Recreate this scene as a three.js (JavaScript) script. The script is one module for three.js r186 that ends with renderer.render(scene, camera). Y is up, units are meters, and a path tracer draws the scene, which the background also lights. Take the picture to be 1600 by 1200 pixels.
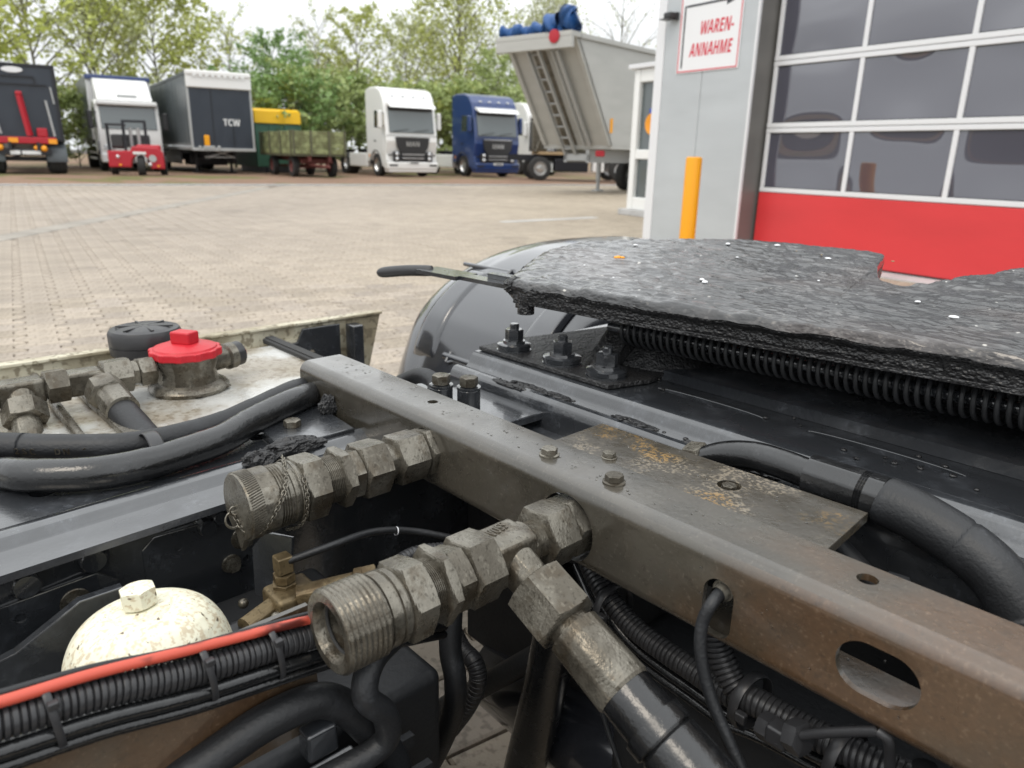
import * as THREE from 'three';
import { mergeGeometries, toCreasedNormals } from 'three/addons/utils/BufferGeometryUtils.js';
import { RoundedBoxGeometry } from 'three/addons/geometries/RoundedBoxGeometry.js';
import { Brush, Evaluator, SUBTRACTION } from 'three-bvh-csg';

// ---------------------------------------------------------------- camera, sky, sun, exposure
const scene = new THREE.Scene();
const rad = (d) => (d * Math.PI) / 180;
const camera = new THREE.PerspectiveCamera(55.32, 4 / 3, 0.05, 400);
camera.position.set(0, 1.1, 0);
camera.rotation.set(rad(-17.3), 0, rad(1.3), 'YXZ');
camera.focus = 0.85;
camera.userData.fStop = 7.2;
scene.add(camera);

// periodic value noise, used for every texture
function hash(ix, iy, s) {
  let h = Math.imul(ix, 374761393) ^ Math.imul(iy, 668265263) ^ Math.imul(s, 1274126177);
  h = Math.imul(h ^ (h >>> 13), 1274126177);
  return ((h ^ (h >>> 16)) >>> 0) / 4294967295;
}
function vnoise(x, y, px, py, s) {
  const x0 = Math.floor(x), y0 = Math.floor(y), fx = x - x0, fy = y - y0;
  const u = fx * fx * (3 - 2 * fx), v = fy * fy * (3 - 2 * fy);
  const m = (a, n) => ((a % n) + n) % n;
  const a = hash(m(x0, px), m(y0, py), s), b = hash(m(x0 + 1, px), m(y0, py), s);
  const c = hash(m(x0, px), m(y0 + 1, py), s), d = hash(m(x0 + 1, px), m(y0 + 1, py), s);
  return a + (b - a) * u + (c - a) * v + (a - b - c + d) * u * v;
}
function fbm(u, v, px, py, oct, s, gain = 0.5) {
  let r = 0, a = 1, t = 0;
  for (let i = 0; i < oct; i++) { r += a * vnoise(u * px, v * py, px, py, s + i * 17); t += a; a *= gain; px *= 2; py *= 2; }
  return r / t;
}
const clamp = (v, a = 0, b = 1) => Math.min(b, Math.max(a, v));
const smooth = (a, b, v) => { const t = clamp((v - a) / (b - a)); return t * t * (3 - 2 * t); };
const mix = (a, b, t) => a + (b - a) * t;
const mix3 = (a, b, t) => [mix(a[0], b[0], t), mix(a[1], b[1], t), mix(a[2], b[2], t)];

{ // overcast sky: pale at the horizon, brighter towards the zenith, soft cloud bands
  const W = 512, H = 256, data = new Float32Array(W * H * 4);
  for (let j = 0; j < H; j++) {
    const el = ((j + 0.5) / H - 0.5) * Math.PI, up = Math.max(0, Math.sin(el));
    const cie = 0.80 + 0.85 * up;
    for (let i = 0; i < W; i++) {
      const u = i / W, v = j / H, k = (j * W + i) * 4;
      const c = fbm(u, v, 6, 14, 5, 3, 0.55);
      const b = cie * (0.86 + 0.28 * smooth(0.3, 0.72, c));
      data[k] = b * 0.965; data[k + 1] = b * 0.992; data[k + 2] = b * 1.01; data[k + 3] = 1;
    }
  }
  const sky = new THREE.DataTexture(data, W, H, THREE.RGBAFormat, THREE.FloatType);
  sky.mapping = THREE.EquirectangularReflectionMapping;
  sky.magFilter = THREE.LinearFilter; sky.minFilter = THREE.LinearFilter; sky.wrapS = THREE.RepeatWrapping;
  sky.needsUpdate = true;
  scene.background = sky; scene.environment = sky;
}
const sun = new THREE.DirectionalLight(0xfff3e2, 0.7);
sun.position.set(-14, 40, 12); sun.target.position.set(0, 0, -12);
sun.castShadow = true; sun.shadow.radius = 40; sun.shadow.mapSize.set(2048, 2048);
Object.assign(sun.shadow.camera, { left: -45, right: 45, top: 45, bottom: -45, near: 1, far: 120 });
scene.add(sun, sun.target);

const renderer = new THREE.WebGLRenderer({ antialias: true });
renderer.setSize(1024, 768);
renderer.shadowMap.enabled = true;
renderer.toneMapping = THREE.LinearToneMapping;
renderer.toneMappingExposure = 1.35;

// ---------------------------------------------------------------- helpers
let seed = 12345;
const rnd = () => { seed = (seed + 0x6d2b79f5) | 0; let t = Math.imul(seed ^ (seed >>> 15), 1 | seed); t = (t + Math.imul(t ^ (t >>> 7), 61 | t)) ^ t; return ((t ^ (t >>> 14)) >>> 0) / 4294967296; };
const rr = (a, b) => a + (b - a) * rnd();
const V = (x, y, z) => new THREE.Vector3(x, y, z);

function tex(w, h, fn, srgb = true, size = [1, 1]) {
  const d = new Uint8Array(w * h * 4);
  for (let j = 0; j < h; j++) for (let i = 0; i < w; i++) {
    const c = fn(i / w, j / h), k = (j * w + i) * 4;
    d[k] = clamp(c[0]) * 255; d[k + 1] = clamp(c[1]) * 255; d[k + 2] = clamp(c[2]) * 255; d[k + 3] = 255;
  }
  const t = new THREE.DataTexture(d, w, h);
  if (srgb) t.colorSpace = THREE.SRGBColorSpace;
  t.wrapS = t.wrapT = THREE.RepeatWrapping; t.magFilter = THREE.LinearFilter; t.minFilter = THREE.LinearMipmapLinearFilter; t.generateMipmaps = true;
  t.repeat.set(1 / size[0], 1 / size[1]); t.needsUpdate = true;
  return t;
}
const grey = (v) => [v, v, v];
function sized(t, s) { const c = t.clone(); c.repeat.set(1 / s, 1 / s); c.needsUpdate = true; return c; }

// uv in metres from the dominant direction of each face
function boxUV(g) {
  if (g.index) g = g.toNonIndexed();
  const p = g.attributes.position, uv = new Float32Array(p.count * 2), a = V(), b = V(), c = V();
  for (let i = 0; i < p.count; i += 3) {
    a.fromBufferAttribute(p, i); b.fromBufferAttribute(p, i + 1); c.fromBufferAttribute(p, i + 2);
    const n = b.clone().sub(a).cross(c.clone().sub(a));
    const ax = Math.abs(n.x), ay = Math.abs(n.y), az = Math.abs(n.z);
    [a, b, c].forEach((q, k) => {
      const o = (i + k) * 2;
      if (ay >= ax && ay >= az) { uv[o] = q.x; uv[o + 1] = q.z; } else if (az >= ax) { uv[o] = q.x; uv[o + 1] = q.y; } else { uv[o] = q.z; uv[o + 1] = q.y; }
    });
  }
  g.setAttribute('uv', new THREE.BufferAttribute(uv, 2));
  return g;
}
const plain = (g) => {
  if (g.index) g = g.toNonIndexed();
  if (!g.attributes.normal) g.computeVertexNormals();
  for (const k of Object.keys(g.attributes)) if (!['position', 'normal', 'uv'].includes(k)) g.deleteAttribute(k);
  if (!g.attributes.uv) g = boxUV(g);
  return g;
};
const join = (list) => (list.length === 1 ? list[0] : mergeGeometries(list.map(plain)));
const used = {};
const numbered = (n) => { used[n] = (used[n] ?? -1) + 1; return used[n] ? n + '_' + String(used[n]).padStart(3, '0') : n; };
function mesh(name, geo, mat, parent = scene) {
  let g = Array.isArray(geo) ? join(geo) : geo;
  if (!g.userData.uv && (mat.map || mat.bumpMap || mat.roughnessMap || mat.normalMap)) g = boxUV(g);
  const m = new THREE.Mesh(g, mat);
  m.name = parent === scene ? numbered(name) : name; m.castShadow = m.receiveShadow = true;
  parent.add(m);
  return m;
}
function group(name, parent = scene) { const g = new THREE.Group(); g.name = parent === scene ? numbered(name) : name; parent.add(g); return g; }
function thing(name, label, category, [x, y, z] = [0, 0, 0], turn = 0, grp) {
  const g = group(name); g.position.set(x, y, z); g.rotation.y = turn; g.userData.label = label; g.userData.category = category;
  if (grp) g.userData.group = grp;
  return g;
}
function tag(o, label, category, grp, kind) { Object.assign(o.userData, { label, category }); if (grp) o.userData.group = grp; if (kind) o.userData.kind = kind; return o; }

const at = (g, x = 0, y = 0, z = 0) => g.translate(x, y, z);
const box = (w, h, d, x = 0, y = 0, z = 0, r = 0, seg = 2) => at(r ? new RoundedBoxGeometry(w, h, d, seg, Math.min(r, w / 2.01, h / 2.01, d / 2.01)) : new THREE.BoxGeometry(w, h, d), x, y, z);
const span = (x0, x1, y0, y1, z0, z1, r = 0) => box(x1 - x0, y1 - y0, Math.abs(z1 - z0), (x0 + x1) / 2, (y0 + y1) / 2, (z0 + z1) / 2, r);
function rod(a, b, r, seg = 12, r2 = r) {
  const d = V(...b).sub(V(...a)), g = new THREE.CylinderGeometry(r2, r, d.length(), seg);
  g.applyQuaternion(new THREE.Quaternion().setFromUnitVectors(V(0, 1, 0), d.clone().normalize()));
  return at(g, (a[0] + b[0]) / 2, (a[1] + b[1]) / 2, (a[2] + b[2]) / 2);
}
function bar(a, b, w, h) { // rectangular bar from a to b
  const d = V(...b).sub(V(...a)), g = new THREE.BoxGeometry(w, h, d.length());
  const m = new THREE.Matrix4().lookAt(V(...b), V(...a), V(0, 1, 0)); g.applyMatrix4(m);
  return at(g, (a[0] + b[0]) / 2, (a[1] + b[1]) / 2, (a[2] + b[2]) / 2);
}
// tube along points; radius may vary with the distance s along it
function sweep(pts, radius, { step = 0.008, seg = 14, closed = false, cap = true } = {}) {
  const cv = new THREE.CatmullRomCurve3(pts.map((p) => V(...p)), closed, 'catmullrom', 0.5);
  const L = cv.getLength(), n = Math.max(2, Math.round(L / step)), fr = cv.computeFrenetFrames(n, closed);
  const rf = typeof radius === 'function' ? radius : () => radius, pos = [], nor = [], uv = [], idx = [];
  const P = cv.getSpacedPoints(n);
  for (let i = 0; i <= n; i++) {
    const s = (i / n) * L, r = rf(s, L), dr = (rf(Math.min(L, s + 1e-4), L) - rf(Math.max(0, s - 1e-4), L)) / 2e-4;
    for (let j = 0; j <= seg; j++) {
      const a = (j / seg) * Math.PI * 2, nx = fr.normals[i].clone().multiplyScalar(Math.cos(a)).addScaledVector(fr.binormals[i], Math.sin(a));
      pos.push(P[i].x + nx.x * r, P[i].y + nx.y * r, P[i].z + nx.z * r);
      nx.addScaledVector(fr.tangents[i], -dr).normalize();
      nor.push(nx.x, nx.y, nx.z); uv.push(s, (j / seg) * 2 * Math.PI * r);
    }
  }
  const q = seg + 1;
  for (let i = 0; i < n; i++) for (let j = 0; j < seg; j++) { const a = i * q + j; idx.push(a, a + 1, a + q, a + 1, a + q + 1, a + q); }
  if (cap && !closed) for (const [i, f] of [[0, 1], [n, -1]]) {
    const c = pos.length / 3; pos.push(P[i].x, P[i].y, P[i].z); const t = fr.tangents[i]; nor.push(-t.x * f, -t.y * f, -t.z * f); uv.push(0, 0);
    for (let j = 0; j < seg; j++) f > 0 ? idx.push(c, i * q + j + 1, i * q + j) : idx.push(c, i * q + j, i * q + j + 1);
  }
  const g = new THREE.BufferGeometry();
  g.setAttribute('position', new THREE.Float32BufferAttribute(pos, 3)); g.setAttribute('normal', new THREE.Float32BufferAttribute(nor, 3));
  g.setAttribute('uv', new THREE.Float32BufferAttribute(uv, 2)); g.setIndex(idx); g.userData.uv = true;
  return g;
}
const ribs = (r, pitch = 0.0062, d = 0.0026) => (s) => { const t = (s / pitch) % 1; return t < 0.62 ? r : r - d * Math.sin(((t - 0.62) / 0.38) * Math.PI); };
// turned part round the z axis: profile of [z, r]
function turn(profile, seg = 40, crease = 0.6) {
  const g = new THREE.LatheGeometry(profile.map(([z, r]) => new THREE.Vector2(Math.max(r, 1e-5), z)), seg);
  g.rotateX(Math.PI / 2);
  return toCreasedNormals(g, crease);
}
// hexagon nut along z from 0 to len, both ends chamfered the way real nuts are
function nut(af, len, ch0 = 0.12, ch1 = 0.12, sides = 6) {
  const seg = sides * 12, hx = (a) => { const k = Math.PI / sides; let t = ((a % (2 * k)) + 2 * k) % (2 * k) - k; return af / 2 / Math.cos(t); };
  const rc = af / 2 / Math.cos(Math.PI / sides), dz = (rc - af / 2) * 0.62, R0 = af / 2;
  const st = [[0, 0], [0, R0 * 0.955], [dz * 0.35, R0 * 0.955 + (rc - R0 * 0.955) * 0.35], [dz * 0.7, R0 * 0.955 + (rc - R0 * 0.955) * 0.7], [dz, rc + 1e-4]];
  const rings = [];
  for (const [z, r] of st) if (ch0 || z > 0 || r === 0) rings.push([ch0 ? z : 0, ch0 ? r : r === 0 ? 0 : 9]);
  for (const [z, r] of st.slice().reverse()) rings.push([len - (ch1 ? z : 0), ch1 ? r : r === 0 ? 0 : 9]);
  const pos = [], idx = [];
  for (const [z, r] of rings) for (let j = 0; j < seg; j++) { const a = (j / seg) * Math.PI * 2, q = Math.min(r, hx(a)); pos.push(Math.cos(a) * q, Math.sin(a) * q, z); }
  for (let i = 0; i < rings.length - 1; i++) for (let j = 0; j < seg; j++) { const a = i * seg + j, b = i * seg + ((j + 1) % seg); idx.push(a, b, a + seg, b, b + seg, a + seg); }
  const g = new THREE.BufferGeometry(); g.setAttribute('position', new THREE.Float32BufferAttribute(pos, 3)); g.setIndex(idx);
  return toCreasedNormals(g.toNonIndexed(), 0.5);
}
// lay a part built along z onto the line from p in direction d, turned by roll about its axis
function on(g, p, d, roll = 0) {
  g = g.clone(); const dv = V(...d).normalize(), up = Math.abs(dv.y) > 0.95 ? V(1, 0, 0) : V(0, 1, 0);
  const x = up.clone().cross(dv).normalize(), y = dv.clone().cross(x);
  if (roll) g.rotateZ(roll);
  g.applyMatrix4(new THREE.Matrix4().makeBasis(x, y, dv)); return at(g, ...p);
}
// plate: 2-D outline in metres pushed to a thickness, with rounded arrises
function slab(pts, t, bevel = 0.002, holes = []) {
  const sh = new THREE.Shape(pts.map(([x, y]) => new THREE.Vector2(x, y)));
  for (const [x, y, r, r2 = r] of holes) { const h = new THREE.Path(); h.absellipse(x, y, r, r2, 0, Math.PI * 2, true); sh.holes.push(h); }
  const g = new THREE.ExtrudeGeometry(sh, { depth: Math.max(t - 2 * bevel, 1e-4), bevelEnabled: bevel > 0, bevelThickness: bevel, bevelSize: bevel, bevelOffset: -bevel, bevelSegments: 2, curveSegments: 20 });
  return toCreasedNormals(at(g, 0, 0, bevel), 0.3);
}
// profile in (z, y) pushed along x from x0 to x1
const profileX = (pts, x0, x1, bevel = 0.002, holes = []) => { const g = slab(pts, x1 - x0, bevel, holes); g.rotateY(-Math.PI / 2); g.scale(-1, 1, 1); const i = g.index; flip(g); return at(g, x0, 0, 0); };
function flip(g) { // after a mirror: turn the triangles and keep the normals
  const n = g.index ? null : g.attributes; if (!n) { const a = g.index.array; for (let i = 0; i < a.length; i += 3) { const t = a[i]; a[i] = a[i + 1]; a[i + 1] = t; } return g; }
  for (const k of Object.keys(n)) { const at_ = n[k], s = at_.itemSize, a = at_.array; for (let i = 0; i < at_.count; i += 3) for (let c = 0; c < s; c++) { const p = i * s + c, q = (i + 1) * s + c, t = a[p]; a[p] = a[q]; a[q] = t; } }
  return g;
}
const smoothNormals = (g) => { g.computeVertexNormals(); return g; };
const csg = new Evaluator(); csg.attributes = ['position', 'normal', 'uv']; csg.useGroups = false;
function cut(g, tools) {
  let a = new Brush(plain(g)); a.updateMatrixWorld();
  for (const t of tools) { const b = new Brush(plain(t)); b.updateMatrixWorld(); a = csg.evaluate(a, b, SUBTRACTION); }
  return a.geometry;
}
// ---------------------------------------------------------------- materials
const std = (o) => new THREE.MeshStandardMaterial(o);
const phys = (o) => new THREE.MeshPhysicalMaterial(o);
const lin = (r, g, b) => new THREE.Color().setRGB(r, g, b);
const tFine = tex(256, 256, (u, v) => grey(fbm(u, v, 24, 24, 4, 5)), false, [0.12, 0.12]);
const tLump = tex(256, 256, (u, v) => { const a = fbm(u, v, 8, 8, 5, 9), b = fbm(u, v, 30, 30, 3, 11); return grey(0.6 * a + 0.4 * b); }, false, [0.09, 0.09]);
// roughness: worn satin with duller dusty patches (green channel counts)
const tRough = tex(256, 256, (u, v) => grey(mix(0.55, 1.0, smooth(0.3, 0.75, fbm(u, v, 6, 6, 5, 21)))), false, [0.3, 0.3]);
const tGrime = tex(512, 512, (u, v) => {
  const a = fbm(u, v, 5, 5, 6, 31), b = fbm(u, v, 60, 60, 3, 33), c = fbm(u, v, 14, 14, 5, 35);
  let col = mix3([0.62, 0.60, 0.57], [0.86, 0.85, 0.83], smooth(0.3, 0.7, a));
  col = mix3(col, [0.46, 0.40, 0.33], 0.45 * smooth(0.5, 0.75, c));
  col = mix3(col, [0.97, 0.96, 0.93], 0.35 * smooth(0.62, 0.8, b));
  return mix3(col, [0.25, 0.23, 0.2], 0.35 * smooth(0.6, 0.82, fbm(u, v, 90, 90, 3, 37)));
}, true, [0.22, 0.22]);
const tDust = tex(512, 512, (u, v) => { // pale road dust in specks and streaks over dark paint
  const s = smooth(0.62, 0.8, fbm(u, v, 70, 70, 3, 41)), p = smooth(0.45, 0.75, fbm(u, v, 7, 7, 5, 43));
  return grey(0.44 + 0.22 * p * fbm(u, v, 50, 50, 2, 47) + 0.16 * s * p);
}, true, [0.3, 0.3]);
const M = {};
// painted cross-beam: grey-brown satin paint, road film with speckle, rust bloom in patches towards one end
const tBeam = tex(2048, 512, (u, v) => {
  const x = u, a = fbm(u, v, 16, 4, 6, 51), b = fbm(u, v, 560, 140, 2, 53), r = fbm(u, v, 9, 3, 6, 55);
  let c = mix3([0.225, 0.212, 0.185], [0.285, 0.268, 0.238], smooth(0.3, 0.7, a));
  const rust = smooth(0.45, 0.8, r * 0.5 + 0.5 * smooth(0.6, 0.95, x) * (0.7 + 0.6 * fbm(u, v, 40, 10, 4, 57)));
  c = mix3(c, mix3([0.32, 0.225, 0.145], [0.40, 0.285, 0.19], b), 0.7 * rust);
  c = mix3(c, [0.70, 0.67, 0.62], 0.14 * smooth(0.72, 0.85, b));
  return mix3(c, [0.16, 0.14, 0.12], 0.25 * smooth(0.66, 0.8, fbm(u, v, 300, 75, 4, 59)));
}, true, [1.4, 0.35]);
M.beam = phys({ map: tBeam, roughness: 0.45, roughnessMap: sized(tRough, 0.22), bumpMap: tFine, bumpScale: 0.00025, clearcoat: 0.9, clearcoatRoughness: 0.2, clearcoatRoughnessMap: sized(tRough, 0.3) });
// bracket: same paint, worn and wet, with dirt speckle and rust
M.bracket = phys({ map: tex(512, 256, (u, v) => {
  const a = fbm(u, v, 10, 5, 6, 61), b = fbm(u, v, 170, 85, 2, 63), s = smooth(0.5, 0.62, b);
  let c = mix3([0.235, 0.22, 0.19], [0.30, 0.278, 0.245], a);
  c = mix3(c, [0.66, 0.61, 0.53], 0.55 * s * smooth(0.48, 0.66, a));
  return mix3(c, [0.60, 0.46, 0.25], 0.7 * smooth(0.55, 0.75, fbm(u, v, 8, 4, 6, 65)) * smooth(0.4, 0.65, b));
}, true, [0.4, 0.2]), roughness: 0.45, roughnessMap: sized(tRough, 0.12), bumpMap: tFine, bumpScale: 0.0005, clearcoat: 0.8, clearcoatRoughness: 0.2 });
M.chassis = phys({ color: lin(0.155, 0.168, 0.19), map: tDust, roughness: 0.34, roughnessMap: tRough, bumpMap: tFine, bumpScale: 0.0003, clearcoat: 1, clearcoatRoughness: 0.1, ior: 1.6 });
M.rail = M.chassis;
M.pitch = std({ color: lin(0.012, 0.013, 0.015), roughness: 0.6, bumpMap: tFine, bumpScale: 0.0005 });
M.steel = phys({ color: lin(0.285, 0.272, 0.24), map: tGrime, metalness: 0.6, roughness: 0.46, roughnessMap: sized(tRough, 0.06), bumpMap: sized(tFine, 0.05), bumpScale: 0.0004 });
M.brass = phys({ color: lin(0.27, 0.21, 0.12), map: tGrime, metalness: 0.5, roughness: 0.5 });
M.hose = phys({ color: lin(0.075, 0.08, 0.09), map: tDust, roughness: 0.5, bumpMap: sized(tFine, 0.06), bumpScale: 0.0004 });
M.hoseWet = phys({ color: lin(0.05, 0.052, 0.056), map: tDust, roughness: 0.3, roughnessMap: sized(tRough, 0.08), bumpMap: sized(tFine, 0.06), bumpScale: 0.0003, clearcoat: 0.4, clearcoatRoughness: 0.2 });
M.plastic = phys({ color: lin(0.03, 0.03, 0.032), roughness: 0.38, bumpMap: tFine, bumpScale: 0.0002 });
M.rubber = std({ color: lin(0.028, 0.028, 0.028), roughness: 0.75, bumpMap: tFine, bumpScale: 0.001 });
M.redHose = phys({ color: lin(0.62, 0.10, 0.065), map: tex(256, 64, (u, v) => mix3([0.95, 0.93, 0.9], [0.35, 0.3, 0.28], 0.9 * smooth(0.5, 0.62, fbm(u, v, 10, 3, 5, 71))), true, [0.5, 0.06]), roughness: 0.45 });
M.redCap = phys({ color: lin(0.50, 0.014, 0.025), roughness: 0.42, bumpMap: tFine, bumpScale: 0.0004 });
M.white = phys({ map: tex(512, 512, (u, v) => {
  let c = [0.90, 0.89, 0.80];
  c = mix3(c, [0.60, 0.47, 0.34], 0.35 * smooth(0.5, 0.72, fbm(u, v, 110, 110, 3, 81)) * smooth(0.38, 0.62, fbm(u, v, 3, 3, 3, 82)));
  return mix3(c, [0.3, 0.25, 0.2], 0.8 * smooth(0.755, 0.8, fbm(u, v, 40, 70, 4, 83)));
}, true, [0.3, 0.3]), roughness: 0.42, bumpMap: tFine, bumpScale: 0.0004 });
M.alu = phys({ map: tex(512, 512, (u, v) => { // tank top: bare aluminium under dried mud
  const d = smooth(0.30, 0.58, fbm(u, v, 4, 4, 6, 91)), g = fbm(u, v, 70, 70, 3, 93);
  let c = mix3([0.76, 0.76, 0.745], [0.58, 0.545, 0.48], d * 0.9);
  return mix3(c, [0.45, 0.40, 0.33], 0.7 * smooth(0.5, 0.68, g) * d);
}, true, [0.5, 0.5]), metalness: 0.25, roughness: 0.45, roughnessMap: tRough, bumpMap: tFine, bumpScale: 0.0005 });
M.fairing = phys({ map: tex(512, 512, (u, v) => {
  const d = smooth(0.35, 0.7, fbm(u, v, 7, 7, 6, 95)), g = fbm(u, v, 60, 60, 3, 97);
  return mix3(mix3([0.80, 0.78, 0.70], [0.60, 0.56, 0.47], d), [0.4, 0.36, 0.29], 0.6 * smooth(0.55, 0.72, g));
}, true, [0.6, 0.6]), roughness: 0.55, bumpMap: tFine, bumpScale: 0.0006 });
M.gloss = phys({ color: lin(0.024, 0.026, 0.032), roughness: 0.22, bumpMap: sized(tLump, 0.6), bumpScale: 0.0005, clearcoat: 1, clearcoatRoughness: 0.1, ior: 1.6 });
// grease on the coupling plate
const tGrease = tex(1024, 1024, (u, v) => {
  const a = fbm(u, v, 8, 24, 6, 101), w = 0.8 * smooth(0.84, 0.88, fbm(u, v, 70, 90, 3, 103)), b = smooth(0.52, 0.7, fbm(u, v, 5, 6, 5, 105)), f = fbm(u, v, 120, 160, 2, 107);
  let c = mix3([0.10, 0.10, 0.105], [0.21, 0.207, 0.207], smooth(0.35, 0.7, a));
  c = mix3(c, [0.25, 0.195, 0.175], 0.5 * b);
  c = mix3(c, [0.42, 0.41, 0.40], 0.45 * smooth(0.6, 0.74, f) * smooth(0.4, 0.6, a));
  return mix3(c, [0.86, 0.85, 0.82], w);
}, true, [0.8, 0.8]);
const tGreaseBump = tex(1024, 1024, (u, v) => {
  const r = 1 - Math.abs(2 * fbm(u, v, 22, 60, 4, 111) - 1), f = fbm(u, v, 100, 200, 3, 113), p = fbm(u, v, 12, 20, 4, 115);
  const k = 0.35 + 0.65 * smooth(0.38, 0.62, fbm(u, v, 6, 9, 4, 117)); // smeared smooth in places, torn in others
  return grey(0.5 + k * (0.16 * (r * r - 0.6) + 0.62 * (f - 0.5)) + 0.3 * (p - 0.5));
}, false, [0.8, 0.8]);
M.grease = phys({ map: tGrease, roughness: 0.32, bumpMap: tGreaseBump, bumpScale: 0.006, clearcoat: 0.8, clearcoatRoughness: 0.07 });
M.greaseDark = phys({ color: lin(0.016, 0.016, 0.017), roughness: 0.32, bumpMap: tex(512, 512, (u, v) => { const f = fbm(u, v, 90, 120, 2, 121); return grey(0.75 * f + 0.25 * fbm(u, v, 14, 14, 3, 123)); }, false, [0.3, 0.3]), bumpScale: 0.004 });
M.tar = phys({ color: lin(0.02, 0.02, 0.021), roughness: 0.45, bumpMap: tLump, bumpScale: 0.006 });
M.yellow = phys({ color: lin(0.85, 0.36, 0.004), roughness: 0.4 });
M.water = phys({ color: lin(1, 1, 1), roughness: 0.02, transmission: 1, thickness: 0.001, ior: 1.33 });

// yard and backdrop
M.paver = std({ map: tex(256, 256, (u, v) => { const g = fbm(u, v, 40, 40, 3, 131), a = fbm(u, v, 4, 4, 4, 133); return grey(0.80 + 0.2 * a - 0.16 * smooth(0.5, 0.75, g)); }, true, [0.5, 0.5]), roughness: 0.85, bumpMap: tFine, bumpScale: 0.0012 });
M.joint = std({ color: lin(0.10, 0.088, 0.068), map: tex(256, 256, (u, v) => grey(0.6 + 0.4 * fbm(u, v, 40, 40, 4, 137)), true, [0.6, 0.6]), roughness: 0.95 });
M.verge = std({ map: tex(1024, 1024, (u, v) => {
  const a = fbm(u, v, 5, 5, 6, 141), g = fbm(u, v, 90, 90, 3, 143), q = smooth(0.48, 0.62, fbm(u, v, 7, 7, 5, 145));
  const dirt = mix3([0.42, 0.33, 0.27], [0.60, 0.49, 0.40], a * 0.6 + g * 0.4);
  return mix3(dirt, mix3([0.30, 0.32, 0.16], [0.44, 0.43, 0.22], g), q * 0.9);
}, true, [14, 14]), roughness: 0.95, bumpMap: sized(tLump, 1.5), bumpScale: 0.02 });
M.concrete = std({ map: tex(256, 256, (u, v) => grey(0.62 + 0.14 * fbm(u, v, 5, 5, 5, 151) + 0.08 * fbm(u, v, 60, 60, 2, 153)), true, [1.2, 1.2]), roughness: 0.85 });
M.bark = std({ color: lin(0.20, 0.19, 0.145), roughness: 0.9 });
const panelNoise = tex(256, 256, (u, v) => grey(0.93 + 0.07 * fbm(u, v, 3, 12, 5, 161)), true, [2, 2]);
M.cladding = phys({ color: lin(0.52, 0.55, 0.57), map: panelNoise, roughness: 0.38, metalness: 0.15 });
M.reveal = phys({ color: lin(0.22, 0.215, 0.205), map: panelNoise, roughness: 0.45, metalness: 0.3 });
M.trim = phys({ color: lin(0.74, 0.75, 0.77), roughness: 0.35, metalness: 0.1 });
M.doorRed = phys({ color: lin(0.68, 0.045, 0.05), map: panelNoise, roughness: 0.36, bumpMap: sized(tFine, 0.02), bumpScale: 0.0002 });
M.pane = phys({ color: lin(0.06, 0.06, 0.085), roughness: 0.025, ior: 2.33 });
M.upvc = phys({ color: lin(0.83, 0.84, 0.83), roughness: 0.3 });
M.glassDark = phys({ color: lin(0.035, 0.045, 0.05), roughness: 0.05, ior: 1.9 });
M.screenGlass = phys({ color: lin(0.10, 0.12, 0.125), roughness: 0.06, ior: 1.8 });
M.paintWhite = phys({ color: lin(0.80, 0.80, 0.79), roughness: 0.3, clearcoat: 0.6, clearcoatRoughness: 0.1 });
M.paintBlue = phys({ color: lin(0.014, 0.04, 0.15), roughness: 0.28, clearcoat: 0.7, clearcoatRoughness: 0.08 });
M.paintRed = phys({ color: lin(0.42, 0.012, 0.025), roughness: 0.35 });
M.paintBlack = phys({ color: lin(0.012, 0.013, 0.018), roughness: 0.4 });
M.tarpDark = phys({ color: lin(0.028, 0.036, 0.05), roughness: 0.33, bumpMap: tex(256, 256, (u, v) => grey(fbm(u, v, 5, 2, 3, 181)), false, [3, 3]), bumpScale: 0.03 });
M.tarpGrey = phys({ color: lin(0.09, 0.105, 0.115), roughness: 0.33, bumpMap: tex(256, 256, (u, v) => grey(fbm(u, v, 6, 2, 3, 183)), false, [3, 3]), bumpScale: 0.03 });
M.tarpBlue = phys({ color: lin(0.014, 0.085, 0.27), roughness: 0.4, bumpMap: sized(tLump, 0.5), bumpScale: 0.03 });
M.chrome = phys({ color: lin(0.62, 0.62, 0.62), metalness: 0.85, roughness: 0.3 });
M.galv = phys({ color: lin(0.42, 0.43, 0.43), metalness: 0.4, roughness: 0.45 });
M.tyre = std({ color: lin(0.03, 0.03, 0.03), roughness: 0.85 });
M.tipper = phys({ color: lin(0.47, 0.47, 0.445), map: panelNoise, roughness: 0.5 });
M.coverYellow = phys({ color: lin(0.85, 0.50, 0.008), roughness: 0.5 });
M.greenBoard = phys({ color: lin(0.40, 0.46, 0.23), map: sized(tGrime, 1.2), roughness: 0.65 });
M.greenDark = phys({ color: lin(0.045, 0.13, 0.085), roughness: 0.45 });
M.oliveFrame = phys({ color: lin(0.10, 0.10, 0.06), roughness: 0.7 });
M.rustRed = phys({ color: lin(0.12, 0.032, 0.027), roughness: 0.7 });
M.amber = phys({ color: lin(0.9, 0.36, 0.02), roughness: 0.3 });
M.lampClear = phys({ color: lin(0.7, 0.72, 0.75), roughness: 0.15, metalness: 0.3 });
M.plate = phys({ color: lin(0.75, 0.76, 0.76), roughness: 0.4 });
M.wood = phys({ color: lin(0.35, 0.25, 0.14), roughness: 0.7 });
M.inkRed = phys({ color: lin(0.62, 0.03, 0.06), roughness: 0.5 });
M.inkDark = phys({ color: lin(0.05, 0.055, 0.065), roughness: 0.5 });
M.signWhite = phys({ color: lin(0.78, 0.79, 0.81), roughness: 0.35 });
M.signBlue = phys({ color: lin(0.012, 0.05, 0.42), roughness: 0.4 });
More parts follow.
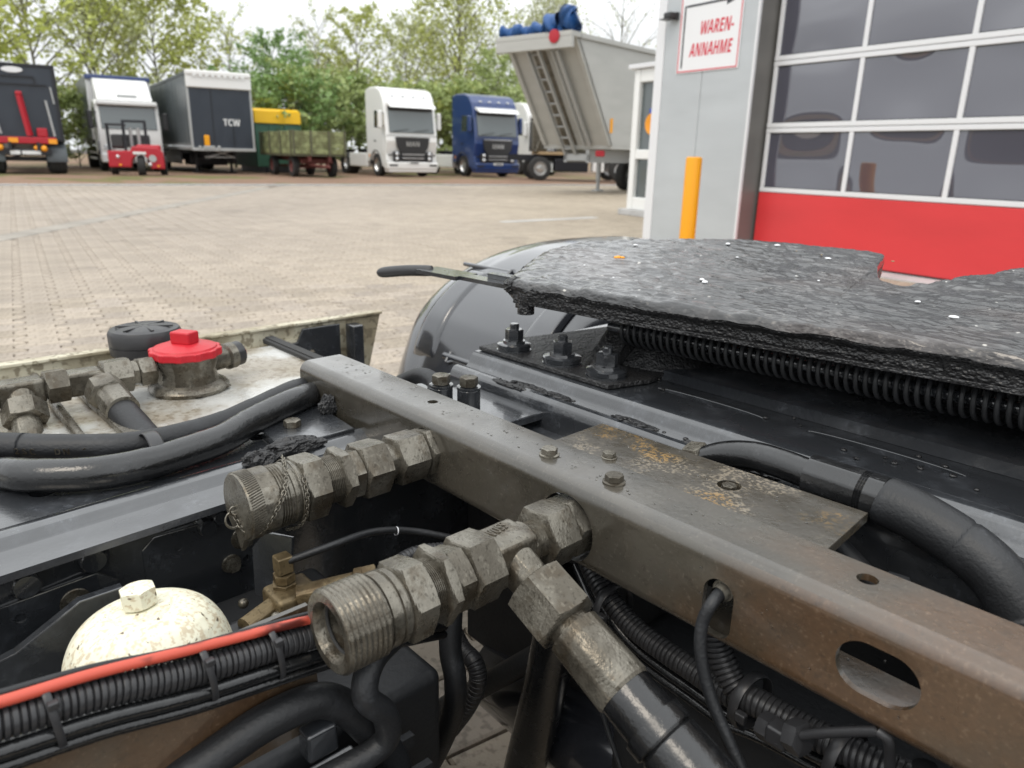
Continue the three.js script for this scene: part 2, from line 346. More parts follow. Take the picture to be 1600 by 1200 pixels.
M.signOrange = phys({ color: lin(0.85, 0.33, 0.02), roughness: 0.4 });
// ---------------------------------------------------------------- the yard
const NX = V(-0.55209, 0, -0.83378), NZ = V(-0.83378, 0, 0.55209);       // along the workshop wall (away), and out from it
const kerbZ = (x) => -21.2 - 0.586 * (x + 14.3);                            // far edge of the paving
const lotY = (x, z) => 0.1 * smooth(0, 4, kerbZ(x) - z);
{ // ground sheet out to the horizon
  const g = new THREE.PlaneGeometry(360, 360, 1, 1); g.rotateX(-Math.PI / 2);
  const m = mesh('ground', at(g, 0, -0.05, -60), M.joint); m.userData.kind = 'structure'; m.userData.label = 'sandy bedding under the yard paving'; 
}
{ // dirt and grass strip beyond the paving, rising slightly
  const nx = 60, nz = 40, pos = [], idx = [];
  for (let i = 0; i <= nx; i++) for (let j = 0; j <= nz; j++) {
    const x = -70 + (i / nx) * 140, t = Math.pow(j / nz, 2), z = kerbZ(x) - 0.12 - t * 110;
    pos.push(x, lotY(x, z) + 0.002 + 0.05 * (fbm(x / 40 + 5, z / 40 + 5, 60, 60, 2, 201) - 0.5) * smooth(0.5, 3, kerbZ(x) - z), z);
  }
  for (let i = 0; i < nx; i++) for (let j = 0; j < nz; j++) { const a = i * (nz + 1) + j, b = a + nz + 1; idx.push(a, b, a + 1, b, b + 1, a + 1); }
  const g = new THREE.BufferGeometry(); g.setAttribute('position', new THREE.Float32BufferAttribute(pos, 3)); g.setIndex(idx); g.computeVertexNormals();
  const m = mesh('verge', g, M.verge); m.userData.kind = 'structure'; m.userData.label = 'reddish dirt and thin grass where the vehicles are parked';
}
{ // kerb stones along the far edge of the paving
  const k = group('kerb'); k.userData.kind = 'structure'; k.userData.label = 'low concrete kerb between paving and dirt';
  const n = 62, d = V(1, 0, -0.586).normalize(), st = box(0.985, 0.16, 0.12, 0, -0.04, 0, 0.012, 1);
  for (let i = 0; i < n; i++) { const m = mesh('kerbstone', st, M.concrete, k); const s = -14 + i; m.position.set(-14.3 + d.x * s, rr(-0.004, 0.004), -21.2 + d.z * s - 0.03); m.rotation.y = Math.atan2(-d.z, d.x); }
}
{ // bone-shaped interlocking concrete pavers, in rows across the yard
  const Pn = 0.225, L = 0.2, hw = 0.1425, ww = 0.0775, gp = 0.003, e = L / 2 - gp;
  const out = [[-e, -hw], [-0.072, -hw], [-0.028, -ww], [0.028, -ww], [0.072, -hw], [e, -hw], [e, hw], [0.072, hw], [0.028, ww], [-0.028, ww], [-0.072, hw], [-e, hw]];
  const c = 0.0055, ins = out.map(([x, y]) => [x - Math.sign(x) * c, y - Math.sign(y) * c]);
  const pos = [], idx = [];
  for (const [r, y] of [[out, -0.035], [out, -c], [ins, 0]]) for (const [x, z] of r) pos.push(x, y, z);
  const N = out.length;
  for (const k of [0, N]) for (let i = 0; i < N; i++) { const a = k + i, b = k + ((i + 1) % N); idx.push(a, a + N, b, b, a + N, b + N); }
  for (const t of THREE.ShapeUtils.triangulateShape(ins.map(([x, y]) => new THREE.Vector2(x, y)), [])) idx.push(2 * N + t[0], 2 * N + t[2], 2 * N + t[1]);
  let stone = new THREE.BufferGeometry(); stone.setAttribute('position', new THREE.Float32BufferAttribute(pos, 3)); stone.setIndex(idx);
  stone = toCreasedNormals(stone.toNonIndexed(), 0.3); stone = boxUV(stone);
  const pav = group('paving'); pav.userData.kind = 'structure'; pav.userData.label = 'beige bone-shaped concrete pavers covering the yard';
  const list = [], turn = Math.atan2(-NX.z, NX.x);
  for (let i = -150; i < 260; i++) for (let j = -200; j < 150; j++) {
    const u = i * L + (((j % 2) + 2) % 2) * L / 2, n = j * Pn, x = NX.x * u + NZ.x * n, z = NX.z * u + NZ.z * n;
    if (z > 1.5 || z < kerbZ(x) + 0.16 || Math.abs(x) > Math.abs(z) * 0.95 + 2.2 || x > 9) continue;
    if (Math.abs(gutterX(z) - x) < 0.12 && z < -5) continue;
    const inWall = (4.16 - x) * 0.83378 + (z + 7.38) * 0.55209; // distance out from the workshop wall
    const along = (x - 4.16) * NX.x + (z + 7.38) * NX.z;
    if (inWall < 0.34 && along < 3.88 && z < 0) continue;
    const far = Math.hypot(x, z), a = fbm(x / 50 + 3, z / 50 + 3, 20, 20, 4, 211), b = fbm(x / 50 + 7, z / 50 + 9, 9, 9, 3, 213), warm = smooth(-4, 2, x) * 0.6 + 0.4 * b;
    const st = smooth(0.66, 0.78, fbm(x / 30 + 3, z / 30 + 3, 40, 40, 4, 215)), t = (0.93 + 0.26 * (a - 0.5) + rr(-0.08, 0.08)) * (1 - 0.13 * st);
    const col = mix3([0.475 * t, 0.41 * t, 0.345 * t], [0.515 * t, 0.435 * t, 0.33 * t], warm);
    list.push({ x, z, far, col, y: rr(-0.002, 0.002), tx: rr(-0.006, 0.006), tz: rr(-0.006, 0.006) });
  }
  // truck-local x of a point; stones left of its side panel, and those in the gap under the frame, show largest
  const c47 = Math.cos(rad(47)), s47 = Math.sin(rad(47)), tlx = (p) => c47 * p.x + s47 * p.z;
  const front = list.filter((p) => (tlx(p) < -1.75 && p.z < -1.2 && Math.abs(p.x / p.z) < 0.75 && p.x < 0.1) || Math.hypot(p.x + 0.1, p.z + 1.15) < 0.42).sort((a, b) => a.far - b.far).slice(0, 300);
  const fs = new Set(front);
  const tones = Array.from({ length: 14 }, () => { const t = rr(0.80, 1.08), w = rr(0, 1), m = M.paver.clone(); m.color.setRGB(...mix3([0.475 * t, 0.41 * t, 0.345 * t], [0.505 * t, 0.43 * t, 0.34 * t], w)); return m; });
  for (const p of front) { const m = mesh('paver', stone, tones[Math.floor(rnd() * tones.length)], pav); m.position.set(p.x, p.y, p.z); m.rotation.set(p.tx, turn, p.tz, 'YXZ'); }
  const rest = list.filter((p) => !fs.has(p)), im = new THREE.InstancedMesh(stone, M.paver, rest.length), o = new THREE.Object3D();
  rest.forEach((p, i) => { o.position.set(p.x, p.y, p.z); o.rotation.set(p.tx, turn, p.tz, 'YXZ'); o.updateMatrix(); im.setMatrixAt(i, o.matrix); im.setColorAt(i, lin(...p.col)); });
  im.name = 'paver_field'; im.userData.kind = 'stuff'; im.castShadow = im.receiveShadow = true; pav.add(im);
  console.log('pavers', list.length);
}
function gutterX(z) { return -6.3 + (z + 9.07) * 0.096; }
{ // drainage gutter: one row of pale flat stones running away through the paving
  const k = group('gutter'); k.userData.kind = 'structure'; k.userData.label = 'pale gutter of flat stones crossing the paving';
  const st = [0, 1].map(() => box(0.36, 0.08, 0.485, 0, 0, 0, 0.008, 1)), ms = [0.46, 0.5, 0.54].map((v) => { const m = M.concrete.clone(); m.color.setRGB(v * 1.2, v * 1.1, v * 0.96); return m; });
  for (let i = 0; i < 37; i++) { const z = -5.0 - i * 0.5; if (z < kerbZ(gutterX(z)) + 0.4) break; const m = mesh('gutter_stone', st[0], ms[i % 3], k); m.position.set(gutterX(z), -0.034 + rr(-0.001, 0.001), z); m.rotation.y = 0.096; }
}
{ const m = mesh('concrete_strip', box(2.3, 0.06, 0.16, 0.65, -0.022, -13.67, 0.006, 1), M.concrete); m.geometry = at(m.geometry.clone(), -0.65, 0, 13.67).rotateY(0.69); m.position.set(0.65, 0, -13.67); m.userData.kind = 'structure'; m.userData.label = 'narrow pale concrete strip set in the paving'; }

// ---------------------------------------------------------------- trees
function leafMaterial(r, g, b) { return phys({ color: lin(r, g, b), roughness: 0.7, transmission: 0.3, thickness: 0, side: THREE.DoubleSide }); }
M.leafYellow = leafMaterial(0.52, 0.57, 0.14); M.leafOlive = leafMaterial(0.46, 0.50, 0.14); M.leafGreen = leafMaterial(0.38, 0.46, 0.17); M.leafDark = leafMaterial(0.24, 0.37, 0.12); M.leafPale = leafMaterial(0.52, 0.55, 0.30);
// one tree kind: h height, w half width, limbs, leaves per twig, droop of the twigs, how early limbs start
function treeShape({ h, w, limbs, twigs, leaves, droop = 0, start = 0.18, leaf = 0.15, lift = 0.9, taperTop = 0.75 }) {
  const wood = [], pos = [], nor = [];
  const tip = [rr(-0.3, 0.3), h * 0.97, rr(-0.3, 0.3)];
  wood.push(sweep([[0, -0.1, 0], [rr(-0.1, 0.1), h * 0.3, rr(-0.1, 0.1)], [tip[0] * 0.6, h * 0.65, tip[2] * 0.6], tip], (s, L) => mix(h * 0.012, 0.010, Math.pow(s / L, 0.7)), { step: h / 14, seg: 6, cap: false }));
  const addLeaf = (p) => {
    const s = leaf * rr(0.6, 1.4), n = V(rr(-1, 1), rr(-0.2, 1), rr(-1, 1)).normalize(), t = V(rr(-1, 1), rr(-1, 1), rr(-1, 1)).cross(n).normalize().multiplyScalar(s), b = n.clone().cross(t).multiplyScalar(0.62);
    const q = [p.clone().add(t), p.clone().add(b), p.clone().sub(t), p.clone().sub(b)]; q[1].addScaledVector(n, s * 0.25); q[3].addScaledVector(n, s * 0.25);
    for (const k of [0, 1, 2, 0, 2, 3]) { pos.push(q[k].x, q[k].y, q[k].z); nor.push(n.x, n.y, n.z); }
  };
  for (let i = 0; i < limbs; i++) {
    const f = start + (1 - start) * Math.pow((i + rnd() * 0.8) / limbs, 0.9) * 0.97, y0 = h * f, a = i * 2.4 + rr(-0.5, 0.5);
    const env = Math.sin(Math.PI * clamp(Math.pow(clamp((f - start) / (1.04 - start)), taperTop) * 0.86 + 0.14)), len = w * (0.35 + 0.75 * env) * rr(0.75, 1.15);
    const cx = tip[0] * f * 0.8, cz = tip[2] * f * 0.8, dx = Math.cos(a), dz = Math.sin(a), rise = len * lift * rr(0.7, 1.2);
    const e = [cx + dx * len, y0 + rise - droop * len * 0.2, cz + dz * len], mid = [cx + dx * len * 0.5, y0 + rise * 0.62, cz + dz * len * 0.5];
    wood.push(sweep([[cx, y0, cz], mid, e], (s, L) => mix(h * 0.006 * (1.1 - f * 0.7), 0.006, s / L), { step: len / 5, seg: 4, cap: false }));
    for (let k = 0; k < twigs; k++) {
      const t = 0.25 + 0.75 * ((k + rnd()) / twigs), p = V(mix(mix(cx, mid[0], t), mix(mid[0], e[0], t), t), mix(mix(y0, mid[1], t), mix(mid[1], e[1], t), t), mix(mix(cz, mid[2], t), mix(mid[2], e[2], t), t));
      const tl = len * rr(0.25, 0.5) * (1 + droop), d = V(dx * 0.5 + rr(-0.8, 0.8), rr(0.0, 0.9) - droop * 1.6, dz * 0.5 + rr(-0.8, 0.8)).normalize().multiplyScalar(tl), q = p.clone().add(d), m2 = p.clone().lerp(q, 0.5).add(V(0, droop * tl * 0.25, 0));
      wood.push(sweep([p.toArray(), m2.toArray(), q.toArray()], (s, L) => mix(0.011, 0.003, s / L), { step: tl / 3, seg: 3, cap: false }));
      for (let l = 0; l < leaves; l++) { const u = Math.pow(rnd(), 0.7), c = p.clone().lerp(m2, u).lerp(m2.clone().lerp(q, u), u); addLeaf(c.add(V(rr(-1, 1), rr(-1, 1), rr(-1, 1)).multiplyScalar(0.13 * tl + 0.08))); }
    }
  }
  const g = new THREE.BufferGeometry(); g.setAttribute('position', new THREE.Float32BufferAttribute(pos, 3)); g.setAttribute('normal', new THREE.Float32BufferAttribute(nor, 3));
  return { wood: join(wood), leaves: g };
}
const shapes = {
  airy: treeShape({ h: 9, w: 2.6, limbs: 26, twigs: 9, leaves: 9, leaf: 0.105 }),
  airy2: treeShape({ h: 9, w: 2.3, limbs: 24, twigs: 9, leaves: 8, leaf: 0.10, lift: 1.2 }),
  dense: treeShape({ h: 9, w: 2.9, limbs: 34, twigs: 11, leaves: 13, leaf: 0.115 }),
  sparse: treeShape({ h: 9, w: 2.2, limbs: 22, twigs: 7, leaves: 5, leaf: 0.09, lift: 1.25 }),
  bare: treeShape({ h: 9, w: 2.6, limbs: 22, twigs: 8, leaves: 1, leaf: 0.08, lift: 1.1 }),
  birch: treeShape({ h: 12, w: 3.1, limbs: 34, twigs: 12, leaves: 16, leaf: 0.10, droop: 0.9, lift: 1.3 }),
  shrub: treeShape({ h: 4.2, w: 2.3, limbs: 26, twigs: 9, leaves: 17, leaf: 0.11, start: 0.04, lift: 0.8 }),
};
function tree(bearing, D, h, shape, leafMat, label, cat, turn, wide = 1, grp = 'trees behind the parked vehicles') {
  const dir = rad(bearing), x = Math.sin(dir) * D, z = -Math.cos(dir) * D, s = shapes[shape];
  const t = thing(cat === 'shrub' ? 'shrub' : 'tree', label, cat, [x, lotY(x, z) - 0.02, z], turn, grp), k = h / (shape === 'birch' ? 12 : shape === 'shrub' ? 4.2 : 9);
  t.scale.set(k * wide, k, k * wide);
  mesh(cat === 'shrub' ? 'stem' : 'trunk', s.wood, M.bark, t); mesh(cat === 'shrub' ? 'foliage' : 'crown', s.leaves, leafMat, t);
}

const TREES = [ // bearing in degrees, distance, height, shape, leaves, what sets it apart, category, turn, width
  [-35.2, 40, 10.5, 'dense', 'leafYellow', 'broad yellow-green tree rising behind the black tipper body lorry', 0.3, 1.1],
  [-31.4, 46, 10.5, 'airy', 'leafYellow', 'airy yellow-green tree between tipper body lorry and blue-topped box lorry', 1.7, 1.15],
  [-28.3, 47, 9.6, 'airy2', 'leafPale', 'pale airy tree behind the blue-topped box lorry', 2.2, 1.15],
  [-24.6, 50, 9.9, 'dense', 'leafOlive', 'dense olive-green tree towering over the curtain trailer', 0.9, 1.1],
  [-20.2, 47, 7.6, 'sparse', 'leafYellow', 'thin sparsely leaved tree behind the white front top of the curtain trailer', 4.1, 1.15],
  [-17.2, 44, 6.2, 'dense', 'leafDark', 'dark green bushy tree behind the yellow topped container', 2.9, 1.05],
  [-14.4, 48, 8.2, 'sparse', 'leafPale', 'slim half-bare tree above the green farm trailer', 5.0, 1.0],
  [-11.6, 47, 8.3, 'airy', 'leafOlive', 'olive-green pointed tree behind the white tractor unit', 3.6, 1.1],
  [-8.0, 49, 8.2, 'airy2', 'leafPale', 'light twiggy tree between white and blue tractor units', 0.5, 1.0],
  [-4.4, 51, 12.0, 'birch', 'leafOlive', 'tall weeping birch over the blue tractor unit', 1.2, 1.15],
  [-1.6, 47, 6.3, 'dense', 'leafGreen', 'bright green low tree between blue tractor unit and tipping trailer', 4.4, 0.95],
  [2.2, 56, 11.8, 'birch', 'leafPale', 'drooping pale tree partly hidden by the tipping trailer', 2.5, 0.8],
  [7.4, 52, 10.2, 'bare', 'leafPale', 'bare leafless tree above the tipping trailer', 1.4, 1.1],
  [-27.0, 57, 9.0, 'airy', 'leafYellow', 'tall yellow-green tree deep behind the box lorry', 4.8, 1.1],
  [-6.2, 58, 9.0, 'airy', 'leafYellow', 'yellow-green tree deep behind the tractor units', 0.2, 1.1],
  [-12.9, 56, 6.6, 'dense', 'leafOlive', 'olive tree filling the gap behind the farm trailer', 5.5, 1.1],
];
for (const [b, D, h, sh, lm, label, turn, wide] of TREES) tree(b, D, h, sh, M[lm], label, 'tree', turn, wide);
[[-36, 42, 3.4, 'leafGreen'], [-31.5, 44, 3.4, 'leafOlive'], [-29.8, 42, 3.2, 'leafGreen'], [-26, 48, 3.6, 'leafGreen'], [-18.6, 42, 4.4, 'leafDark'], [-16.0, 40, 4.2, 'leafDark'], [-14.0, 41, 4.6, 'leafGreen'], [-12.2, 43, 4.4, 'leafGreen'], [-9.6, 45, 4.3, 'leafOlive'], [-6.8, 45, 4.6, 'leafGreen'], [-4.6, 46, 4.4, 'leafOlive'], [-2.4, 45, 4.5, 'leafGreen'], [0.4, 48, 4.4, 'leafGreen'], [3, 50, 4, 'leafGreen']]
  .forEach(([b, D, h, lm], i) => tree(b, D, h * 0.9, 'shrub', M[lm], 'leafy ' + { leafGreen: 'mid green', leafOlive: 'olive', leafDark: 'deep green' }[lm] + ' shrub in the hedge line behind the parked vehicles', 'shrub', i * 1.3, 1.25, 'hedge shrubs behind the parked vehicles'));
// ---------------------------------------------------------------- workshop with sectional door
{
  const b = thing('workshop_building', 'grey panelled workshop with a red-footed glazed sectional door', 'building', [4.1606, 0, -7.3796], rad(-56.49));
  // local: x runs along the front towards the viewer's side, z points out of the front
  const H = 5.6, zf = 0.3;
  // pillar beside the door: cladding sheets with a folded corner trim
  mesh('cladding_panel', span(-3.70, -3.02, 0.02, H, 0.0, zf, 0.006), M.cladding, b);
  mesh('cladding_panel', span(-3.014, -2.262, 0.02, H, 0.0, zf, 0.006), M.cladding, b);
  mesh('corner_trim', span(-3.86, -3.706, 0.02, H, -0.2, zf + 0.006, 0.01), M.trim, b);
  mesh('corner_trim', span(-2.258, -2.228, 0.02, H, zf - 0.03, zf + 0.008, 0.004), M.trim, b);
  mesh('door_reveal', span(-2.257, -2.234, 0.02, H, -0.1, zf - 0.032), M.reveal, b);
  mesh('door_reveal', span(2.234, 2.257, 0.02, H, -0.1, zf - 0.004), M.reveal, b);
  mesh('cladding_panel', span(2.262, 5.4, 0.02, H, -0.2, zf, 0.006), M.cladding, b);
  mesh('lintel_panel', span(-2.23, 2.23, 4.4, H, -0.1, zf - 0.01, 0.006), M.cladding, b);
  mesh('side_wall', span(-3.84, -3.72, 0.02, H, -9, -0.21), M.cladding, b);
  mesh('rear_wall', span(-3.84, 5.4, 0.02, H, -9.2, -9.01), M.cladding, b);
  mesh('end_wall', span(5.2, 5.4, 0.02, H, -9, -0.21), M.cladding, b);
  mesh('roof', span(-3.9, 5.5, H, H + 0.12, -9.2, zf + 0.03), M.trim, b);
  mesh('floor_slab', span(-3.7, 5.2, -0.04, 0.012, -9, 0.35), M.concrete, b);
  // each double pane is pillowed and slightly warped, as acrylic panes are
  const paneShapes = [0, 1, 2, 3, 4].map((s) => { const g = new THREE.BoxGeometry(1.055, 0.63, 0.012, 36, 24, 1), p = g.attributes.position; for (let i = 0; i < p.count; i++) { const x = p.getX(i) / 0.5275, y = p.getY(i) / 0.315, k = (1 - x * x) * (1 - y * y); p.setZ(i, p.getZ(i) + k * (0.016 * (s % 2 ? 1 : -0.7) + 0.014 * (fbm(x / 8 + 2 + s, y / 10 + 2, 6, 6, 1, 501 + s) - 0.5))); } return smoothNormals(g); });
  const d = group('sectional_door', b);
  mesh('red_panel', span(-2.2, 2.2, 0.03, 0.745, -0.05, 0, 0.008), M.doorRed, d);
  mesh('bottom_seal', span(-2.2, 2.2, 0.005, 0.032, -0.045, -0.006), M.rubber, d);
  for (let r = 0; r < 5; r++) { // glazed sections, each a frame with four panes
    const y0 = 0.752 + r * 0.728, y1 = y0 + 0.722;
    mesh('section_rail', [span(-2.2, 2.2, y0, y0 + 0.052, -0.05, 0, 0.006), span(-2.2, 2.2, y1 - 0.05, y1, -0.05, 0, 0.006)], M.trim, d);
    for (const x of [-2.2 + 0.028, -1.09, 0, 1.09, 2.2 - 0.028]) mesh('stile', span(x - 0.026, x + 0.026, y0 + 0.05, y1 - 0.048, -0.048, -0.003, 0.006), M.trim, d);
    [-2.2, -1.09, 0, 1.09].forEach((x, k) => { // each pane hangs a hair out of true, so reflections break from pane to pane
      const p = mesh('pane', paneShapes[(r * 3 + k * 2) % paneShapes.length], M.pane, d); p.position.set(x + (k === 0 ? 0.56 : k === 3 ? 0.54 : 0.545), (y0 + y1) / 2, -0.027); p.rotation.set(rr(-0.006, 0.006), rr(-0.006, 0.006), 0);
    });
    for (const x of [-2.145, -1.062, 0.028, 1.118]) { const w = Math.abs(x) > 1.1 ? 1.028 : 1.034; mesh('gasket', span(x, x + w, y0 + 0.053, y0 + 0.06, -0.02, -0.008), M.plastic, d); mesh('gasket', span(x, x + w, y1 - 0.058, y1 - 0.051, -0.02, -0.008), M.plastic, d); }
  }
}
const font = await (async () => { const { FontLoader } = await import('three/addons/loaders/FontLoader.js'); return new FontLoader().loadAsync('fonts/droid/droid_sans_bold.typeface.json'); })();
const { TextGeometry } = await import('three/addons/geometries/TextGeometry.js');
function words(text, size, depth, w) { // lettering as thin raised shapes, centred on x, baseline at y 0, optional width
  const g = new TextGeometry(text, { font, size, depth, curveSegments: 5, bevelEnabled: false }); g.computeBoundingBox();
  const bb = g.boundingBox, k = w ? w / (bb.max.x - bb.min.x) : 1; g.translate(-(bb.min.x + bb.max.x) / 2, 0, 0); g.scale(k, 1, 1); return g;
}
const wallPoint = (x, y, z) => V(x, y, z).applyAxisAngle(V(0, 1, 0), rad(-56.49)).add(V(4.1606, 0, -7.3796)).toArray();
{
  const s = thing('goods_sign', 'white sign with red border reading WAREN-ANNAHME under a bent arrow', 'sign', wallPoint(-2.955, 2.135, 0.302), rad(-56.49));
  mesh('board', box(0.99, 0.90, 0.012, 0, 0.45, 0.006, 0.004), M.signWhite, s);
  mesh('red_border', [span(-0.48, 0.48, 0.012, 0.026, 0.0125, 0.0145), span(-0.48, 0.48, 0.874, 0.888, 0.0125, 0.0145), span(-0.48, -0.466, 0.026, 0.874, 0.0125, 0.0145), span(0.466, 0.48, 0.026, 0.874, 0.0125, 0.0145)], M.inkRed, s);
  const sl = at(words('WAREN-', 0.15, 0.002, 0.52), 0.05, 0.42, 0.0125), s2 = at(words('ANNAHME', 0.15, 0.002, 0.66), 0.01, 0.18, 0.0125);
  for (const g of [sl, s2]) g.applyMatrix4(new THREE.Matrix4().makeShear(0, 0, 0.14, 0, 0, 0));
  mesh('lettering', [sl, s2], M.inkRed, s);
  const tri = slab([[0.24, 0.70], [0.42, 0.755], [0.24, 0.81]], 0.002, 0);
  mesh('arrow', [span(-0.425, -0.40, 0.06, 0.77, 0.0125, 0.0145), span(-0.39, 0.24, 0.745, 0.77, 0.0125, 0.0145), at(tri, 0, 0, 0.0125)], M.inkDark, s);
}
{
  const l = thing('wall_lamp', 'small black lamp head fixed high on the grey pillar beside the sign', 'lamp', wallPoint(-3.56, 2.80, 0.305), rad(-56.49));
  mesh('mount', box(0.05, 0.09, 0.05, 0.05, 0.01, 0.02, 0.006), M.plastic, l); mesh('lamp_head', box(0.13, 0.075, 0.11, -0.0, 0.015, 0.085, 0.02), M.plastic, l); mesh('visor', box(0.16, 0.012, 0.14, -0.03, -0.025, 0.09, 0.004), M.plastic, l);
}
{
  const p = thing('bollard', 'yellow steel bollard standing before the grey pillar', 'bollard', [1.845, 0, -8.0]);
  mesh('post', at(turn([[0, 0.083], [1.105, 0.083], [1.122, 0.078], [1.13, 0.06], [1.13, 0]], 32).rotateX(-Math.PI / 2), 0, 0, 0), M.yellow, p);
  mesh('base_plate', box(0.24, 0.014, 0.24, 0, 0.008, 0, 0.004), M.galv, p);
}
{ // glazed white entrance beyond the workshop
  const k = thing('glazed_entrance', 'white framed glass porch door behind the grey pillar', 'door', [2.35, 0, -15.3], rad(-58));
  const W = 1.25, Ht = 2.62;
  mesh('step', box(1.5, 0.12, 0.9, 0.5, 0.06, -0.3, 0.01), M.concrete, k);
  const fr = group('frame', k);
  mesh('post', box(0.16, Ht, 0.16, 0, 0.12 + Ht / 2, 0, 0.02), M.upvc, fr); mesh('post', box(0.16, Ht, 0.16, W, 0.12 + Ht / 2, 0, 0.02), M.upvc, fr);
  for (const [y, h] of [[0.24, 0.24], [1.18, 0.18], [Ht, 0.24]]) mesh('rail', box(W - 0.16, h, 0.14, W / 2, y, 0, 0.02), M.upvc, fr);
  mesh('pane', box(W - 0.16, 0.76, 0.02, W / 2, 0.73, -0.02), M.screenGlass, k); mesh('pane', box(W - 0.16, 1.3, 0.02, W / 2, 1.9, -0.02), M.screenGlass, k);
  mesh('side_wall', box(0.12, Ht, 1.6, W + 0.02, 0.12 + Ht / 2, -0.88), M.upvc, k); mesh('roof', box(W + 0.4, 0.08, 2.0, W / 2, Ht + 0.165, -0.85, 0.01), M.trim, k);
  mesh('side_pane', box(0.03, 1.9, 1.3, 0.0, 1.3, -0.9), M.screenGlass, k);
  mesh('rear_wall', box(W, Ht, 0.1, W / 2, 0.12 + Ht / 2, -1.72), M.upvc, k);
  const s = thing('advert_board', 'blue board with a round orange emblem hung in the glass porch door', 'sign', V(0.62, 1.5, 0.03).applyAxisAngle(V(0, 1, 0), rad(-58)).add(V(2.35, 0, -15.3)).toArray(), rad(-58));
  mesh('board', box(0.62, 0.44, 0.014, 0.06, 0.3, 0, 0.004), M.signBlue, s);
  mesh('emblem', at(turn([[0, 0], [0, 0.2], [0.012, 0.2], [0.014, 0.15], [0.006, 0.13], [0.006, 0.06], [0.014, 0.05], [0.014, 0]], 28), -0.14, 0.24, 0.008), M.signOrange, s);
  mesh('lettering', [span(0.12, 0.27, 0.36, 0.385, 0.0075, 0.0095), span(0.12, 0.30, 0.30, 0.33, 0.0075, 0.0095), span(0.12, 0.24, 0.24, 0.265, 0.0075, 0.0095)], M.signWhite, s);
}

// ---------------------------------------------------------------- parked vehicles, every one parked at the same slant
const PARK = rad(33);
function wheel(parent, x, y, z, r, w, rim = M.galv, name = 'wheel') { // axle along x; tyre and rim are sub-parts
  const g = group(name, parent); g.position.set(x, y, z);
  const prof = [[-w / 2, r * 0.58], [-w / 2, r * 0.86], [-w * 0.42, r * 0.97], [-w * 0.3, r], [-w * 0.26, r * 0.975], [-w * 0.22, r], [-w * 0.03, r], [0, r * 0.97], [w * 0.03, r], [w * 0.22, r], [w * 0.26, r * 0.975], [w * 0.3, r], [w * 0.42, r * 0.97], [w / 2, r * 0.86], [w / 2, r * 0.58], [-w / 2, r * 0.58]];
  mesh('tyre', turn(prof, 32).rotateY(Math.PI / 2), M.tyre, g);
  const rm = [];
  for (const s of [-1, 1]) {
    rm.push(turn([[s * w * 0.42, r * 0.58], [s * w * 0.34, r * 0.54], [s * w * 0.12, r * 0.48], [s * w * 0.1, r * 0.3], [s * w * 0.3, r * 0.26], [s * w * 0.36, r * 0.14], [s * w * 0.36, 0]], 24));
    for (let k = 0; k < 10; k++) { const a = (k / 10) * Math.PI * 2; rm.push(at(new THREE.CylinderGeometry(r * 0.03, r * 0.03, w * 0.12, 6).rotateX(Math.PI / 2), Math.cos(a) * r * 0.37, Math.sin(a) * r * 0.37, s * w * 0.18)); }
  }
  mesh('rim', join(rm).rotateY(Math.PI / 2), rim, g);
}
function archShape(pts, w, x0) { return profileX(pts, x0, x0 + w, 0.05); }
